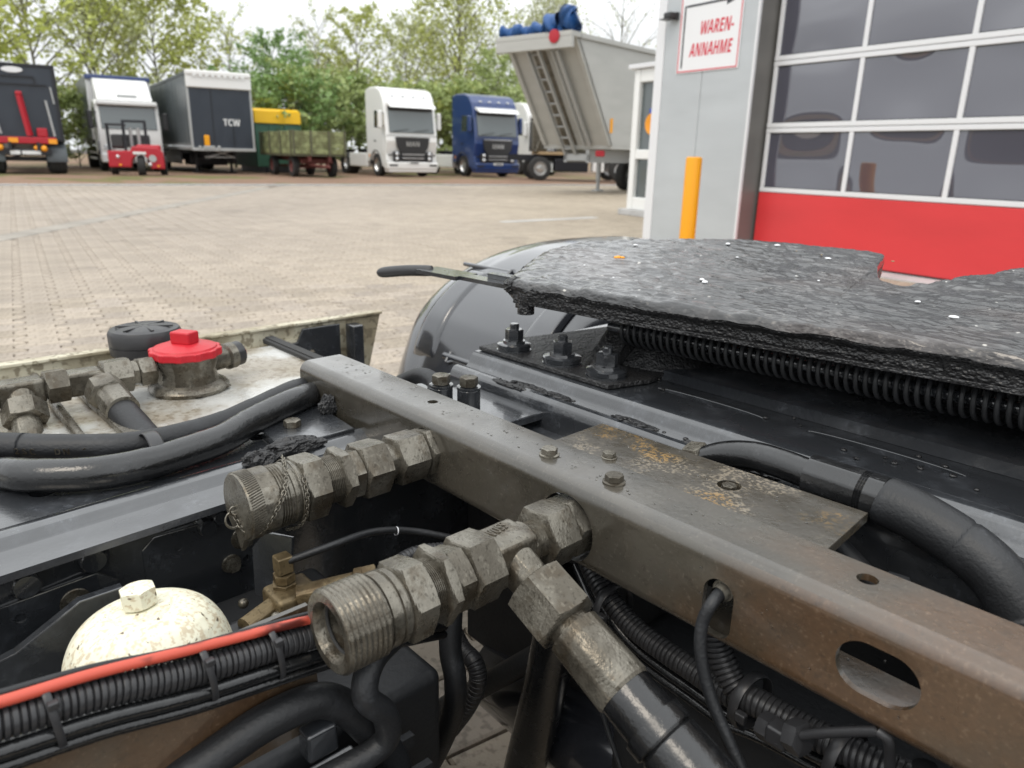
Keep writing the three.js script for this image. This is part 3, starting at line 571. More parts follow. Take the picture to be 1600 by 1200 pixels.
// high-roof tractor unit, nose towards +z, origin under the front axle's middle line at the bumper
function tractor(name, label, paint, x, z, dark = M.plastic, group_) {
  const t = thing(name, label, 'lorry', [x, lotY(x, z), z], PARK, group_), W = 2.44;
  const side = [[-0.18, 0.95], [-0.12, 0.62], [-0.35, 0.42], [-0.62, 0.42], [-0.75, 0.75], [-1.05, 1.0], [-1.5, 1.0], [-1.75, 0.75], [-1.85, 0.62], [-2.32, 0.62], [-2.34, 3.45], [-2.28, 3.66], [-1.9, 3.74], [-1.1, 3.72], [-0.72, 3.6], [-0.45, 3.3], [-0.30, 2.95], [-0.12, 1.95], [-0.05, 1.5]];
  mesh('cab', profileX(side, -W / 2, W / 2, 0.06), paint, t);
  mesh('bumper', [box(W, 0.34, 0.5, 0, 0.48, -0.22, 0.08), box(W - 0.1, 0.14, 0.46, 0, 0.27, -0.24, 0.05)], paint, t);
  // windscreen leans back; a panel of glass a finger proud of the cab
  const ws = new RoundedBoxGeometry(2.12, 1.02, 0.05, 3, 0.02); ws.rotateX(-0.175); mesh('windscreen', at(ws, 0, 2.34, -0.165), M.screenGlass, t);
  const vis = profileX([[0.12, 2.86], [-0.05, 3.02], [-0.42, 3.12], [-0.42, 3.02], [-0.05, 2.9]], -1.08, 1.08, 0.01); mesh('sun_visor', vis, M.paintWhite, t);
  for (const s of [-0.45, 0.5]) mesh('wiper', bar([s - 0.42, 1.9, -0.045], [s + 0.28, 2.0, -0.065], 0.03, 0.02), M.plastic, t);
  for (const s of [-0.75, -0.25, 0.25, 0.75]) mesh('roof_lamp', box(0.16, 0.06, 0.06, s, 3.36, -0.44, 0.02), M.lampClear, t);
  mesh('cab_seam', [box(W + 0.004, 0.012, 0.02, 0, 1.74, -0.055), box(W + 0.006, 0.012, 0.02, 0, 0.66, -0.1)], M.plastic, t);
  mesh('visor_band', box(2.1, 0.16, 0.06, 0, 2.82, -0.235, 0.02).rotateX(0), dark, t);
  const gr = group('grille', t);
  mesh('grille_panel', slab([[-0.82, 1.66], [0.82, 1.66], [0.74, 1.25], [0.55, 0.98], [-0.55, 0.98], [-0.74, 1.25]], 0.06, 0.015).translate(0, 0, -0.07), dark, gr);
  mesh('chrome_bar', box(1.5, 0.04, 0.03, 0, 1.68, -0.02, 0.01), M.chrome, gr);
  mesh('lettering', at(words('MAN', 0.2, 0.02, 0.62), 0, 1.29, -0.01), M.chrome, gr);
  for (let k = 0; k < 4; k++) mesh('grille_slat', box(1.05, 0.045, 0.05, 0, 0.72 + k * 0.075, 0.0, 0.012), k % 2 ? M.chrome : dark, gr);
  mesh('lower_intake', box(1.2, 0.3, 0.04, 0, 0.82, -0.03, 0.01), M.paintBlack, gr);
  for (const s of [-1, 1]) {
    const hl = group('headlight', t);
    mesh('housing', box(0.3, 0.42, 0.16, s * 0.78, 0.86, -0.05, 0.05), dark, hl);
    mesh('lens', [at(new THREE.SphereGeometry(0.085, 14, 8), s * 0.78, 0.97, 0.0), at(new THREE.SphereGeometry(0.085, 14, 8), s * 0.78, 0.77, 0.0)], M.lampClear, hl);
    mesh('fog_slot', box(0.38, 0.07, 0.06, s * 0.95, 0.5, 0.02, 0.015), dark, t);
    mesh('air_slot', box(0.2, 0.05, 0.05, s * 1.03, 0.92, -0.1, 0.012), dark, t);
    const mr = group('mirror', t); mesh('mirror_case', [box(0.16, 0.72, 0.24, s * 1.40, 2.36, -0.30, 0.06)], paint, mr); mesh('mirror_arm', [box(0.22, 0.05, 0.08, s * 1.26, 2.62, -0.34), box(0.22, 0.05, 0.08, s * 1.26, 2.1, -0.34)], dark, mr);
    const dr = group('door', t);
    mesh('door_skin', slab([[-0.38, 0.95], [-0.42, 2.0], [-0.6, 2.05], [-1.45, 2.05], [-1.5, 1.05], [-1.28, 0.97]], 0.02, 0.008).rotateY(-Math.PI / 2).translate(s * 1.22 + 0.01 + (s > 0 ? 0.01 : 0.0), 0, 0), paint, dr);
    mesh('window', slab([[-0.5, 2.05], [-0.62, 2.72], [-1.32, 2.76], [-1.36, 2.05]], 0.02, 0.005).rotateY(-Math.PI / 2).translate(s * 1.22 + 0.01 + (s > 0 ? 0.01 : 0), 0, 0), M.glassDark, dr);
    mesh('handle', box(0.03, 0.05, 0.2, s * 1.245, 1.5, -1.28, 0.01), dark, dr);
    mesh('side_fairing', box(0.5, 0.62, 2.2, s * 0.97, 0.68, -3.45, 0.06), M.paintWhite, t);
    mesh('mudguard', at(new THREE.TorusGeometry(0.6, 0.05, 6, 20, Math.PI).scale(1, 1, 6).rotateY(Math.PI / 2), s * 0.98, 0.5, -1.28), dark, t);
    mesh('rear_mudguard', at(new THREE.CylinderGeometry(0.62, 0.62, 0.56, 24, 1, true, -Math.PI * 0.5, Math.PI).rotateZ(Math.PI / 2).rotateX(Math.PI), s * 0.95, 0.52, -5.1), dark, t);
    wheel(t, s * 1.04, 0.5, -1.28, 0.5, 0.31, M.chrome); wheel(t, s * 0.93, 0.5, -5.1, 0.5, 0.58, M.chrome);
    mesh('marker_lamp', box(0.02, 0.12, 0.08, s * 1.235, 0.88, -1.98, 0.01), M.amber, t);
  }
  mesh('frame_rail', [box(0.08, 0.26, 4.4, -0.42, 0.78, -3.9), box(0.08, 0.26, 4.4, 0.42, 0.78, -3.9), box(0.84, 0.2, 0.1, 0, 0.78, -5.9), box(0.84, 0.2, 0.1, 0, 0.78, -3)], M.paintBlack, t);
  mesh('coupling_plate', box(0.9, 0.1, 0.8, 0, 1.12, -5.0, 0.03), M.paintBlack, t); mesh('coupling_stand', box(0.8, 0.2, 0.4, 0, 0.98, -5.0), M.paintBlack, t);
  const np = group('number_plate', t); mesh('plate', box(0.52, 0.11, 0.015, 0, 0.6, 0.045, 0.003), M.plate, np); mesh('characters', box(0.36, 0.05, 0.004, 0.03, 0.6, 0.0545), M.inkDark, np);
  mesh('underbody', [box(1.8, 0.4, 1.6, 0, 0.8, -1.3), box(1.7, 0.12, 0.1, 0, 0.55, -1.3)], M.paintBlack, t);
  return t;
}
tractor('white_tractor_unit', 'white high-roof tractor unit beside the blue one', M.paintWhite, -4.55, -33.6);
tractor('blue_tractor_unit', 'dark blue high-roof tractor unit with white sun visor', M.paintBlue, -0.9, -36.2);
tractor('white_tractor_unit', 'white tractor unit half hidden behind the tipping trailer', M.paintWhite, 1.7, -41.5);

{ // black curtain trailer, front wall towards us
  const x = -12.05, z = -31.6, t = thing('curtain_trailer', 'dark curtain-sided semi-trailer with white front top panel', 'trailer', [x, lotY(x, z), z], PARK), W = 2.5, L = 13.2;
  mesh('front_wall', box(W - 0.08, 2.62, 0.12, 0, 2.28, -0.08, 0.02), M.tarpDark, t);
  mesh('front_ribs', [box(0.03, 2.6, 0.02, -0.35, 2.28, -0.012), box(0.03, 0.85, 0.02, 0.42, 1.45, -0.012)], M.paintBlack, t);
  mesh('top_panel', [box(W, 0.62, 0.16, 0, 3.62, 0.0, 0.05), box(W, 0.2, 0.3, 0, 3.86, -0.02, 0.06)], M.paintWhite, t);
  mesh('panel_lettering', Array.from({ length: 9 }, (_, k) => box(0.13, 0.1, 0.01, -0.92 + k * 0.23, 3.76, 0.135)), M.plate, t);
  mesh('lettering', at(words('TCW', 0.26, 0.02, 0.66), 0.38, 1.92, -0.015), M.plate, t);
  for (const s of [-1, 1]) {
    mesh('corner_post', box(0.09, 2.75, 0.14, s * (W / 2 - 0.04), 2.3, -0.08, 0.02), M.galv, t);
    mesh('curtain', box(0.05, 2.62, L - 0.4, s * (W / 2 - 0.025), 2.45, -L / 2 - 0.1, 0.01), M.tarpGrey, t);
    const buck = []; for (let k = 0; k < 30; k++) buck.push(box(0.02, 0.2, 0.06, s * (W / 2 + 0.012), 1.12, -0.4 - k * 0.42));
    mesh('curtain_buckles', buck, M.galv, t);
    mesh('side_rail', box(0.06, 0.14, L, s * (W / 2 - 0.03), 1.02, -L / 2, 0.01), M.galv, t);
    mesh('top_rail', box(0.1, 0.12, L - 0.3, s * (W / 2 - 0.06), 3.84, -L / 2 - 0.1, 0.02), M.tarpDark, t);
    const lg = group('landing_leg', t); mesh('leg', [box(0.13, 0.55, 0.13, s * 0.72, 0.72, -2.3), box(0.1, 0.5, 0.1, s * 0.72, 0.3, -2.3)], M.paintBlack, lg); mesh('foot', box(0.34, 0.05, 0.3, s * 0.72, 0.03, -2.3), M.paintBlack, lg);
    mesh('underrun_panel', box(0.04, 0.55, 4.2, s * 1.15, 0.62, -5.3, 0.01), M.paintBlack, t);
    for (let k = 0; k < 3; k++) wheel(t, s * 1.02, 0.5, -8.6 - k * 1.31, 0.5, 0.36);
    mesh('front_lamp', at(new THREE.SphereGeometry(0.06, 10, 8), s * 1.18, 0.98, 0.02), M.lampClear, t);
  }
  mesh('roof', box(W - 0.06, 0.04, L - 0.3, 0, 3.9, -L / 2 - 0.1), M.tarpGrey, t);
  mesh('rear_door', box(W - 0.06, 2.7, 0.08, 0, 2.5, -L + 0.04), M.galv, t);
  mesh('floor', box(W - 0.12, 0.12, L - 0.1, 0, 1.02, -L / 2), M.paintBlack, t);
  mesh('front_beam', [box(W, 0.12, 0.14, 0, 0.98, 0.02, 0.02), box(1.2, 0.05, 0.06, -0.1, 0.68, -0.5), bar([-0.6, 0.68, -0.5], [0.3, 0.94, -0.1], 0.04, 0.04), bar([0.5, 0.68, -0.5], [-0.4, 0.94, -0.1], 0.04, 0.04)], M.galv, t);
  mesh('yellow_hose_box', box(0.2, 0.42, 0.12, -0.66, 1.32, 0.04, 0.04), M.yellow, t); mesh('connector_strip', [box(0.45, 0.12, 0.1, -0.6, 1.06, 0.06, 0.02), at(new THREE.SphereGeometry(0.07, 10, 8), -0.22, 1.06, 0.06), at(new THREE.SphereGeometry(0.06, 10, 8), -0.95, 1.06, 0.06)], M.galv, t);
  mesh('chassis_beam', [box(0.12, 0.4, L - 1, -0.5, 0.78, -L / 2), box(0.12, 0.4, L - 1, 0.5, 0.78, -L / 2), box(2.0, 0.12, 0.12, 0, 0.5, -8.6), box(2.0, 0.12, 0.12, 0, 0.5, -9.91), box(2.0, 0.12, 0.12, 0, 0.5, -11.22), box(1.44, 0.08, 0.08, 0, 0.6, -2.3)], M.paintBlack, t);
  mesh('spare_wheel_carrier', box(1.6, 0.5, 1.4, 0, 0.55, -4.0, 0.05), M.paintBlack, t);
}
{ // white cab lorry with blue edged box body, cab towards us
  const x = -16.2, z = -32.3, t = thing('box_lorry', 'white cab lorry with blue-edged box body behind the red forklift', 'lorry', [x, lotY(x, z), z], PARK), W = 2.4;
  mesh('body_side', [box(0.05, 2.5, 7.6, -1.24, 2.62, -6.2), box(0.05, 2.5, 7.6, 1.24, 2.62, -6.2)], M.tarpGrey, t);
  mesh('body_front', box(2.5, 2.6, 0.1, 0, 2.58, -2.35, 0.02), M.paintWhite, t); mesh('body_roof', box(2.5, 0.06, 7.7, 0, 3.9, -6.2, 0.01), M.tarpGrey, t); mesh('body_rear', box(2.5, 2.6, 0.08, 0, 2.58, -10.0), M.galv, t);
  mesh('blue_edge', box(2.54, 0.2, 0.3, 0, 3.84, -2.3, 0.04), M.paintBlue, t); mesh('body_floor', box(2.5, 0.2, 7.7, 0, 1.25, -6.2), M.paintBlack, t);
  mesh('cab', profileX([[0.0, 0.8], [-0.05, 0.5], [-0.6, 0.45], [-0.75, 0.9], [-1.5, 0.95], [-1.7, 0.6], [-1.95, 0.7], [-2.0, 2.7], [-1.5, 2.84], [-0.5, 2.84], [-0.2, 2.66], [0.0, 1.7]], -W / 2, W / 2, 0.06), M.paintWhite, t);
  mesh('wind_deflector', profileX([[-0.45, 2.86], [-0.75, 3.1], [-1.6, 3.72], [-2.05, 3.78], [-2.1, 2.8]], -1.05, 1.05, 0.05), M.paintWhite, t); mesh('deflector_slot', box(0.75, 0.14, 0.06, 0.1, 3.02, -0.62, 0.02), M.galv, t);
  const ws = new RoundedBoxGeometry(2.1, 0.92, 0.05, 3, 0.02); ws.rotateX(-0.2); mesh('windscreen', at(ws, 0, 2.15, -0.085), M.screenGlass, t);
  mesh('sun_visor', box(2.3, 0.18, 0.3, 0, 2.72, -0.1, 0.06), M.paintWhite, t);
  mesh('grille', [box(1.4, 0.5, 0.05, 0, 1.25, 0.01, 0.02), box(1.9, 0.2, 0.06, 0, 0.7, 0.02, 0.02)], M.plastic, t); mesh('bumper', box(W, 0.36, 0.3, 0, 0.55, -0.08, 0.06), M.paintWhite, t);
  for (const s of [-1, 1]) {
    const mr = group('mirror', t); mesh('mirror_case', box(0.2, 0.7, 0.16, s * 1.42, 2.05, -0.1, 0.05), M.plastic, mr); mesh('mirror_arm', [box(0.22, 0.04, 0.05, s * 1.27, 2.34, -0.15), box(0.22, 0.04, 0.05, s * 1.27, 1.78, -0.15)], M.plastic, mr);
    const dr = group('door', t); mesh('door_skin', box(0.03, 1.0, 1.1, s * 1.21, 1.3, -0.75, 0.01), M.paintWhite, dr); mesh('window', box(0.03, 0.72, 0.95, s * 1.21, 2.18, -0.8, 0.01), M.glassDark, dr); mesh('handle', box(0.03, 0.05, 0.18, s * 1.235, 1.5, -1.1), M.plastic, dr);
    mesh('headlight', box(0.4, 0.2, 0.06, s * 0.85, 0.98, 0.0, 0.03), M.lampClear, t); mesh('blue_step', box(0.05, 0.5, 0.3, s * 1.2, 0.95, -0.25, 0.01), M.paintBlue, t);
    wheel(t, s * 1.04, 0.48, -1.15, 0.48, 0.3); wheel(t, s * 0.95, 0.48, -7.2, 0.48, 0.52);
    mesh('side_guard', [box(0.04, 0.1, 3.6, s * 1.18, 0.75, -4.2), box(0.04, 0.1, 3.6, s * 1.18, 0.5, -4.2)], M.galv, t);
  }
  mesh('frame_rail', [box(0.08, 0.25, 9, -0.42, 0.95, -5.2), box(0.08, 0.25, 9, 0.42, 0.95, -5.2), box(1.8, 0.14, 0.14, 0, 0.5, -7.2)], M.paintBlack, t);
}
{ // red truck-mounted forklift, its counterweight towards us
  const x = -13.75, z = -27.6, t = thing('mounted_forklift', 'red three-wheeled truck-mounted forklift before the box lorry', 'forklift', [x, lotY(x, z), z], rad(24)); t.scale.setScalar(0.86);
  const arch = [[-1.05, 0.35], [-1.05, 1.0], [-0.2, 1.02], [-0.1, 1.2], [0.85, 1.16], [1.05, 0.95], [1.05, 0.3], [0.52, 0.3], [0.48, 0.66], [0.3, 0.86], [0.05, 0.86], [-0.14, 0.68], [-0.22, 0.35]];
  mesh('body', slab(arch, 0.55, 0.05).translate(0, 0, -0.5), M.paintRed, t);
  mesh('hood', box(0.95, 0.3, 0.9, 0.5, 1.12, -0.7, 0.08), M.paintRed, t); mesh('side_arm', [box(0.3, 0.35, 2.0, -0.9, 0.55, -1.4, 0.05), box(0.3, 0.35, 2.0, 0.9, 0.55, -1.4, 0.05)], M.paintRed, t);
  mesh('round_vent', at(turn([[0, 0.15], [0.03, 0.15], [0.03, 0]], 20), 0.62, 0.72, 0.06), M.galv, t);
  wheel(t, 0.16, 0.42, -0.25, 0.42, 0.3); wheel(t, -0.98, 0.42, -2.0, 0.42, 0.3); wheel(t, 0.98, 0.42, -2.0, 0.42, 0.3);
  mesh('mast', [box(0.12, 1.9, 0.14, -0.42, 1.3, -1.3), box(0.12, 1.9, 0.14, 0.42, 1.3, -1.3), box(0.95, 0.1, 0.1, 0, 2.22, -1.3), box(0.95, 0.1, 0.1, 0, 1.5, -1.3)], M.paintBlack, t);
  mesh('lift_cylinder', [rod([-0.16, 0.5, -1.25], [-0.16, 1.95, -1.25], 0.07), rod([0.14, 0.5, -1.25], [0.14, 1.95, -1.25], 0.07)], M.galv, t);
  const cb = group('cab_cage', t); mesh('cage_post', [box(0.07, 1.1, 0.07, -1.0, 1.5, -0.3), box(0.07, 1.1, 0.07, -0.35, 1.5, -0.3), box(0.07, 1.1, 0.07, -1.0, 1.5, -1.1), box(0.75, 0.07, 0.9, -0.68, 2.05, -0.7)], M.paintBlack, cb); mesh('seat', [box(0.45, 0.12, 0.45, -0.66, 1.15, -0.6, 0.04), box(0.45, 0.5, 0.1, -0.66, 1.4, -0.36, 0.04)], M.plastic, cb);
  mesh('rear_lamp', [box(0.1, 0.07, 0.03, -0.62, 0.45, 0.06), box(0.1, 0.07, 0.03, 0.82, 0.42, 0.06)], M.amber, t); mesh('white_lamp', [at(new THREE.SphereGeometry(0.07, 10, 8), -0.68, 0.78, 0.06), at(new THREE.SphereGeometry(0.08, 10, 8), 0.5, 0.48, 0.06)], M.lampClear, t);
  mesh('plate_strip', box(0.5, 0.1, 0.03, 0.14, 0.93, 0.06, 0.01), M.plate, t);
}
{ // hook loader with a dark container, seen from behind
  const x = -17.35, z = -27.0, t = thing('tipper_lorry', 'black tipper body lorry with red rear lifting arm', 'lorry', [x, lotY(x, z), z], PARK), W = 2.5;
  mesh('body_tailgate', box(W - 0.1, 2.45, 0.08, 0, 2.4, -0.2, 0.02), M.tarpDark, t); mesh('body_side', [box(0.07, 2.5, 6, -1.23, 2.42, -3.2), box(0.07, 2.5, 6, 1.23, 2.42, -3.2)], M.paintBlack, t); mesh('body_floor', box(W, 0.14, 6, 0, 1.2, -3.2), M.paintBlack, t); mesh('body_front', box(W, 2.5, 0.08, 0, 2.4, -6.2), M.paintBlack, t); mesh('body_cover', box(W, 0.05, 6, 0, 3.66, -3.2), M.paintBlack, t);
  mesh('tailgate_frame', [box(W, 0.09, 0.1, 0, 3.62, -0.18, 0.02), box(0.09, 2.5, 0.1, -1.2, 2.4, -0.16), box(0.09, 2.5, 0.1, 1.2, 2.4, -0.16), box(1.9, 0.05, 0.06, 0.0, 3.0, -0.13), box(1.4, 0.05, 0.06, -0.1, 3.26, -0.13), bar([-0.8, 3.26, -0.13], [-0.95, 3.0, -0.13], 0.05, 0.05), bar([0.6, 3.26, -0.13], [0.62, 3.0, -0.13], 0.05, 0.05)], M.paintBlack, t);
  mesh('emblem', at(turn([[0, 0.0], [0, 0.2], [0.012, 0.19], [0.012, 0]], 20).scale(1.6, 0.5, 1), 0, 3.46, -0.12), M.signWhite, t);
  mesh('lifting_arm', [bar([0.08, 2.65, -0.05], [0.22, 1.3, 0.05], 0.14, 0.14), box(0.2, 0.14, 0.16, 0.08, 2.7, -0.05, 0.05)], M.paintRed, t);
  mesh('tail_beam', [box(1.8, 0.22, 0.16, 0.1, 1.15, 0.06, 0.03), box(0.32, 0.3, 0.16, 0.6, 1.42, 0.0, 0.04)], M.paintRed, t);
  mesh('tail_lamp', [box(0.28, 0.16, 0.03, -0.3, 1.15, 0.15), box(0.26, 0.16, 0.03, 0.88, 1.13, 0.15)], M.amber, t);
  for (const g of [rod([-0.78, 2.5, -0.05], [-0.62, 1.35, 0.0], 0.04, 8), rod([0.85, 2.5, -0.05], [0.97, 1.3, 0.0], 0.04, 8), rod([1.05, 2.95, -0.08], [1.1, 2.4, -0.08], 0.03, 8)]) mesh('strut', g, M.galv, t);
  mesh('warning_lamp', [at(new THREE.SphereGeometry(0.11, 12, 8), -0.72, 0.9, 0.12), at(new THREE.SphereGeometry(0.11, 12, 8), 0.58, 0.88, 0.12), at(new THREE.SphereGeometry(0.08, 12, 8), 0.35, 0.9, 0.12)], M.amber, t);
  mesh('number_plate', [box(0.3, 0.13, 0.02, -0.3, 0.74, 0.14), box(0.56, 0.12, 0.02, 0.18, 0.74, 0.14)], M.plate, t);
  mesh('frame_rail', [box(0.1, 0.28, 8, -0.42, 0.95, -3.8), box(0.1, 0.28, 8, 0.42, 0.95, -3.8), box(1.6, 0.2, 0.12, 0, 0.78, 0.05), box(1.8, 0.16, 0.16, 0, 0.52, -0.7), bar([-0.7, 0.5, -0.3], [0.2, 0.75, 0], 0.05, 0.05), bar([0.7, 0.6, -0.3], [0.1, 0.5, 0], 0.05, 0.05)], M.paintBlack, t);
  for (const s of [-1, 1]) { wheel(t, s * 0.95, 0.5, -0.72, 0.5, 0.56); wheel(t, s * 0.95, 0.5, -2.1, 0.5, 0.56); wheel(t, s * 1.03, 0.5, -6.6, 0.5, 0.3); mesh('mudguard', at(new THREE.CylinderGeometry(0.62, 0.62, 0.66, 24, 1, true, -Math.PI * 0.62, Math.PI * 1.2).rotateZ(Math.PI / 2).rotateX(-Math.PI / 2 - 0.25), s * 0.95, 0.5, -0.72), M.tarpGrey, t); }
  mesh('cab', box(2.4, 2.3, 1.7, 0, 1.7, -7.4, 0.15), M.paintWhite, t);
}
{ // green farm trailer with board sides
  const x = -7.75, z = -30.1, t = thing('farm_trailer', 'old green dropside farm trailer with wooden boards', 'trailer', [x, lotY(x, z), z], PARK), W = 2.1, L = 4.6;
  for (let k = 0; k < 4; k++) { mesh('board', box(W, 0.2, 0.04, 0, 1.0 + k * 0.215, 0.02, 0.008), M.greenBoard, t); for (const s of [-1, 1]) mesh('board', box(0.04, 0.2, L, s * W / 2, 1.0 + k * 0.215, -L / 2, 0.008), M.greenBoard, t); mesh('board', box(W, 0.2, 0.04, 0, 1.0 + k * 0.215, -L - 0.02, 0.008), M.greenBoard, t); }
  mesh('stake', [-1.02, -0.34, 0.38, 1.02].map((q) => box(0.07, 0.95, 0.06, q, 1.3, 0.06)), M.oliveFrame, t);
  for (const s of [-1, 1]) mesh('side_stake', [-0.1, -1.5, -3, -4.5].map((q) => box(0.06, 0.95, 0.07, s * (W / 2 + 0.045), 1.3, q)), M.oliveFrame, t);
  mesh('floor', box(W, 0.1, L, 0, 0.86, -L / 2), M.oliveFrame, t); mesh('underframe', [box(0.12, 0.2, L, -0.4, 0.72, -L / 2), box(0.12, 0.2, L, 0.4, 0.72, -L / 2), box(1.3, 0.2, 0.25, 0, 0.62, -0.5, 0.03), box(1.5, 0.1, 0.1, 0, 0.4, -0.9), box(1.5, 0.1, 0.1, 0, 0.4, -3.7)], M.rustRed, t);
  mesh('drawbar', [bar([-0.35, 0.5, -0.3], [0, 0.42, 1.1], 0.07, 0.07), bar([0.35, 0.5, -0.3], [0, 0.42, 1.1], 0.07, 0.07)], M.rustRed, t);
  for (const s of [-1, 1]) { wheel(t, s * 0.78, 0.42, -0.9, 0.42, 0.24, M.rustRed); wheel(t, s * 0.78, 0.42, -3.7, 0.42, 0.24, M.rustRed); }
}
{ // container behind it: green box under a yellow cover
  const x = -11.0, z = -35.5, t = thing('covered_container', 'green container under a yellow cover behind the farm trailer', 'container', [x, lotY(x, z), z], PARK), W = 2.3; t.scale.setScalar(0.9);
  mesh('shell', box(W, 2.1, 5, 0, 1.35, -2.5, 0.03), M.greenDark, t); mesh('front_rib', [-1.1, -0.4, 0.4, 1.1].map((q) => box(0.08, 2.1, 0.08, q, 1.35, 0.02)), M.greenDark, t);
  mesh('cover', [profileX([[0.1, 2.42], [0.06, 3.0], [-0.4, 3.12], [-2.5, 3.16], [-4.9, 3.0], [-5.1, 2.42]], -W / 2 - 0.03, W / 2 + 0.03, 0.05)], M.coverYellow, t); mesh('skid', [box(0.2, 0.3, 5, -0.7, 0.15, -2.5), box(0.2, 0.3, 5, 0.7, 0.15, -2.5)], M.paintBlack, t);
  mesh('badge', at(turn([[0, 0], [0, 0.1], [0.01, 0.1], [0.01, 0]], 14), 0.75, 1.6, 0.07), M.yellow, t);
}
{ // aluminium tipping trailer standing on its legs, undercut front wall turned to the yard
  const X = 1.58, Zz = -21.44, t = thing('tipping_trailer', 'pale grey tipping trailer with ladder and rolled blue sheet', 'trailer', [X, 0, Zz], rad(-40)), W = 2.55, L = 9, u = 1.9, yt = 4.15, yb = 1.45;
  // local origin under the top front corner on the workshop side; the body runs to -x (width) and -z (length)
  const face = (x0, x1, y0, y1, th, out = 0) => { // a board lying in the sloping front wall
    const f = (y) => -u * (yt - y) / (yt - yb) + out; return profileX([[f(y0), y0], [f(y1), y1], [f(y1) - th, y1], [f(y0) - th, y0]], x0, x1, 0.004); };
  mesh('front_wall', face(-W, 0, yb, yt, 0.06), M.tipper, t);
  mesh('ladder_recess', face(-1.72, -1.24, yb, yt - 0.1, 0.02, 0.012), M.steel, t);
  mesh('wall_rib', [face(-W + 0.02, -W + 0.16, yb, yt, 0.09, 0.1), face(-1.95, -1.85, yb, yt, 0.08, 0.08), face(-0.16, -0.02, yb, yt, 0.09, 0.1)], M.tipper, t);
  mesh('pipe', [rod([-0.72, yb, -u + 0.12], [-0.72, yt - 0.25, 0.02], 0.06, 10), rod([-0.9, yb, -u + 0.12], [-0.9, yt - 0.25, 0.02], 0.045, 10)], M.galv, t);
  for (const x of [-W, -0.05]) mesh('side_wall', profileX([[-u, yb], [0, yt], [-L, yt], [-L, yb]], x, x + 0.05, 0.006), M.tipper, t);
  mesh('body_floor', span(-W, 0, yb - 0.1, yb, -L, -u), M.tipper, t); mesh('tailgate', span(-W, 0, yb, yt, -L, -L + 0.06), M.tipper, t);
  mesh('rim', [span(-W - 0.05, 0.05, yt, yt + 0.14, -0.05, 0.42, 0.02), span(-W - 0.06, -W + 0.08, yt, yt + 0.12, -L, -0.06), span(-0.08, 0.06, yt, yt + 0.12, -L, -0.06)], M.tipper, t);
  mesh('gantry', [span(-W - 0.05, 0.06, yt - 0.28, yt, 0.28, 0.42, 0.02)], M.tipper, t);
  const ld = group('ladder', t), sl = (y) => -u * (yt - y) / (yt - yb) + 0.2;
  for (const x of [-1.68, -1.28]) mesh('stringer', bar([x, 1.2, sl(1.2)], [x, 4.0, sl(4.0) + 0.1], 0.075, 0.09), M.galv, ld);
  for (let k = 0; k < 9; k++) { const y = 1.35 + k * 0.31; mesh('rung', rod([-1.68, y, sl(y)], [-1.28, y, sl(y)], 0.03, 8), M.galv, ld); }
  // rolled sheet along the rim: lumpy folds
  const fold = (a, b, r, s) => { const p = []; for (let i = 0; i <= 8; i++) { const q = i / 8; p.push([mix(a[0], b[0], q), mix(a[1], b[1], q) + 0.05 * Math.sin(i * 2.1 + s), mix(a[2], b[2], q) + 0.05 * Math.cos(i * 1.7 + s)]); } return sweep(p, (d) => r * (1 + 0.25 * Math.sin(d * 19 + s) + 0.15 * Math.sin(d * 43)), { step: 0.05, seg: 12 }); };
  mesh('rolled_sheet', [fold([-W - 0.02, yt + 0.28, 0.2], [-0.9, yt + 0.26, 0.2], 0.13, 1), fold([-0.98, yt + 0.3, 0.15], [0.0, yt + 0.5, 0.15], 0.27, 2), fold([-W, yt + 0.22, 0.0], [0, yt + 0.24, 0.0], 0.14, 4)], M.tarpBlue, t);
  mesh('end_disc', at(turn([[0, 0], [0, 0.17], [0.04, 0.17], [0.05, 0.1], [0.05, 0]], 20), -0.5, yt + 0.02, 0.42), M.paintRed, t);
  mesh('yellow_marker', box(0.02, 0.4, 0.12, 0.012, 2.0, -u + 0.1), M.yellow, t); mesh('red_lamp', box(0.3, 0.18, 0.1, -0.4, 1.22, -u, 0.03), M.paintRed, t);
  mesh('chassis_beam', [span(-1.75, -1.63, 0.95, 1.33, -L, -u), span(-0.92, -0.8, 0.95, 1.33, -L, -u), span(-1.75, -0.8, 1.0, 1.2, -u - 0.1, -u), span(-1.75, -0.8, 1.0, 1.2, -5, -4.9)], M.galv, t);
  for (const x of [-2.1, -0.5]) { const lg = group('landing_leg', t); mesh('leg', [box(0.12, 1.0, 0.12, x, 0.85, -4.4), box(0.09, 0.6, 0.09, x, 0.32, -4.4)], M.galv, lg); mesh('foot', box(0.3, 0.05, 0.3, x, 0.025, -4.4), M.galv, lg); }
  for (const x of [-2.25, -0.3]) for (let k = 0; k < 2; k++) wheel(t, x, 0.5, -L + 2.6 - k * 1.31, 0.5, 0.36);
  mesh('axle', [span(-2.3, -0.25, 0.44, 0.56, -L + 2.54, -L + 2.66), span(-2.3, -0.25, 0.44, 0.56, -L + 1.23, -L + 1.35), span(-1.7, -0.85, 0.5, 0.97, -L + 1.2, -L + 2.7)], M.paintBlack, t);
}
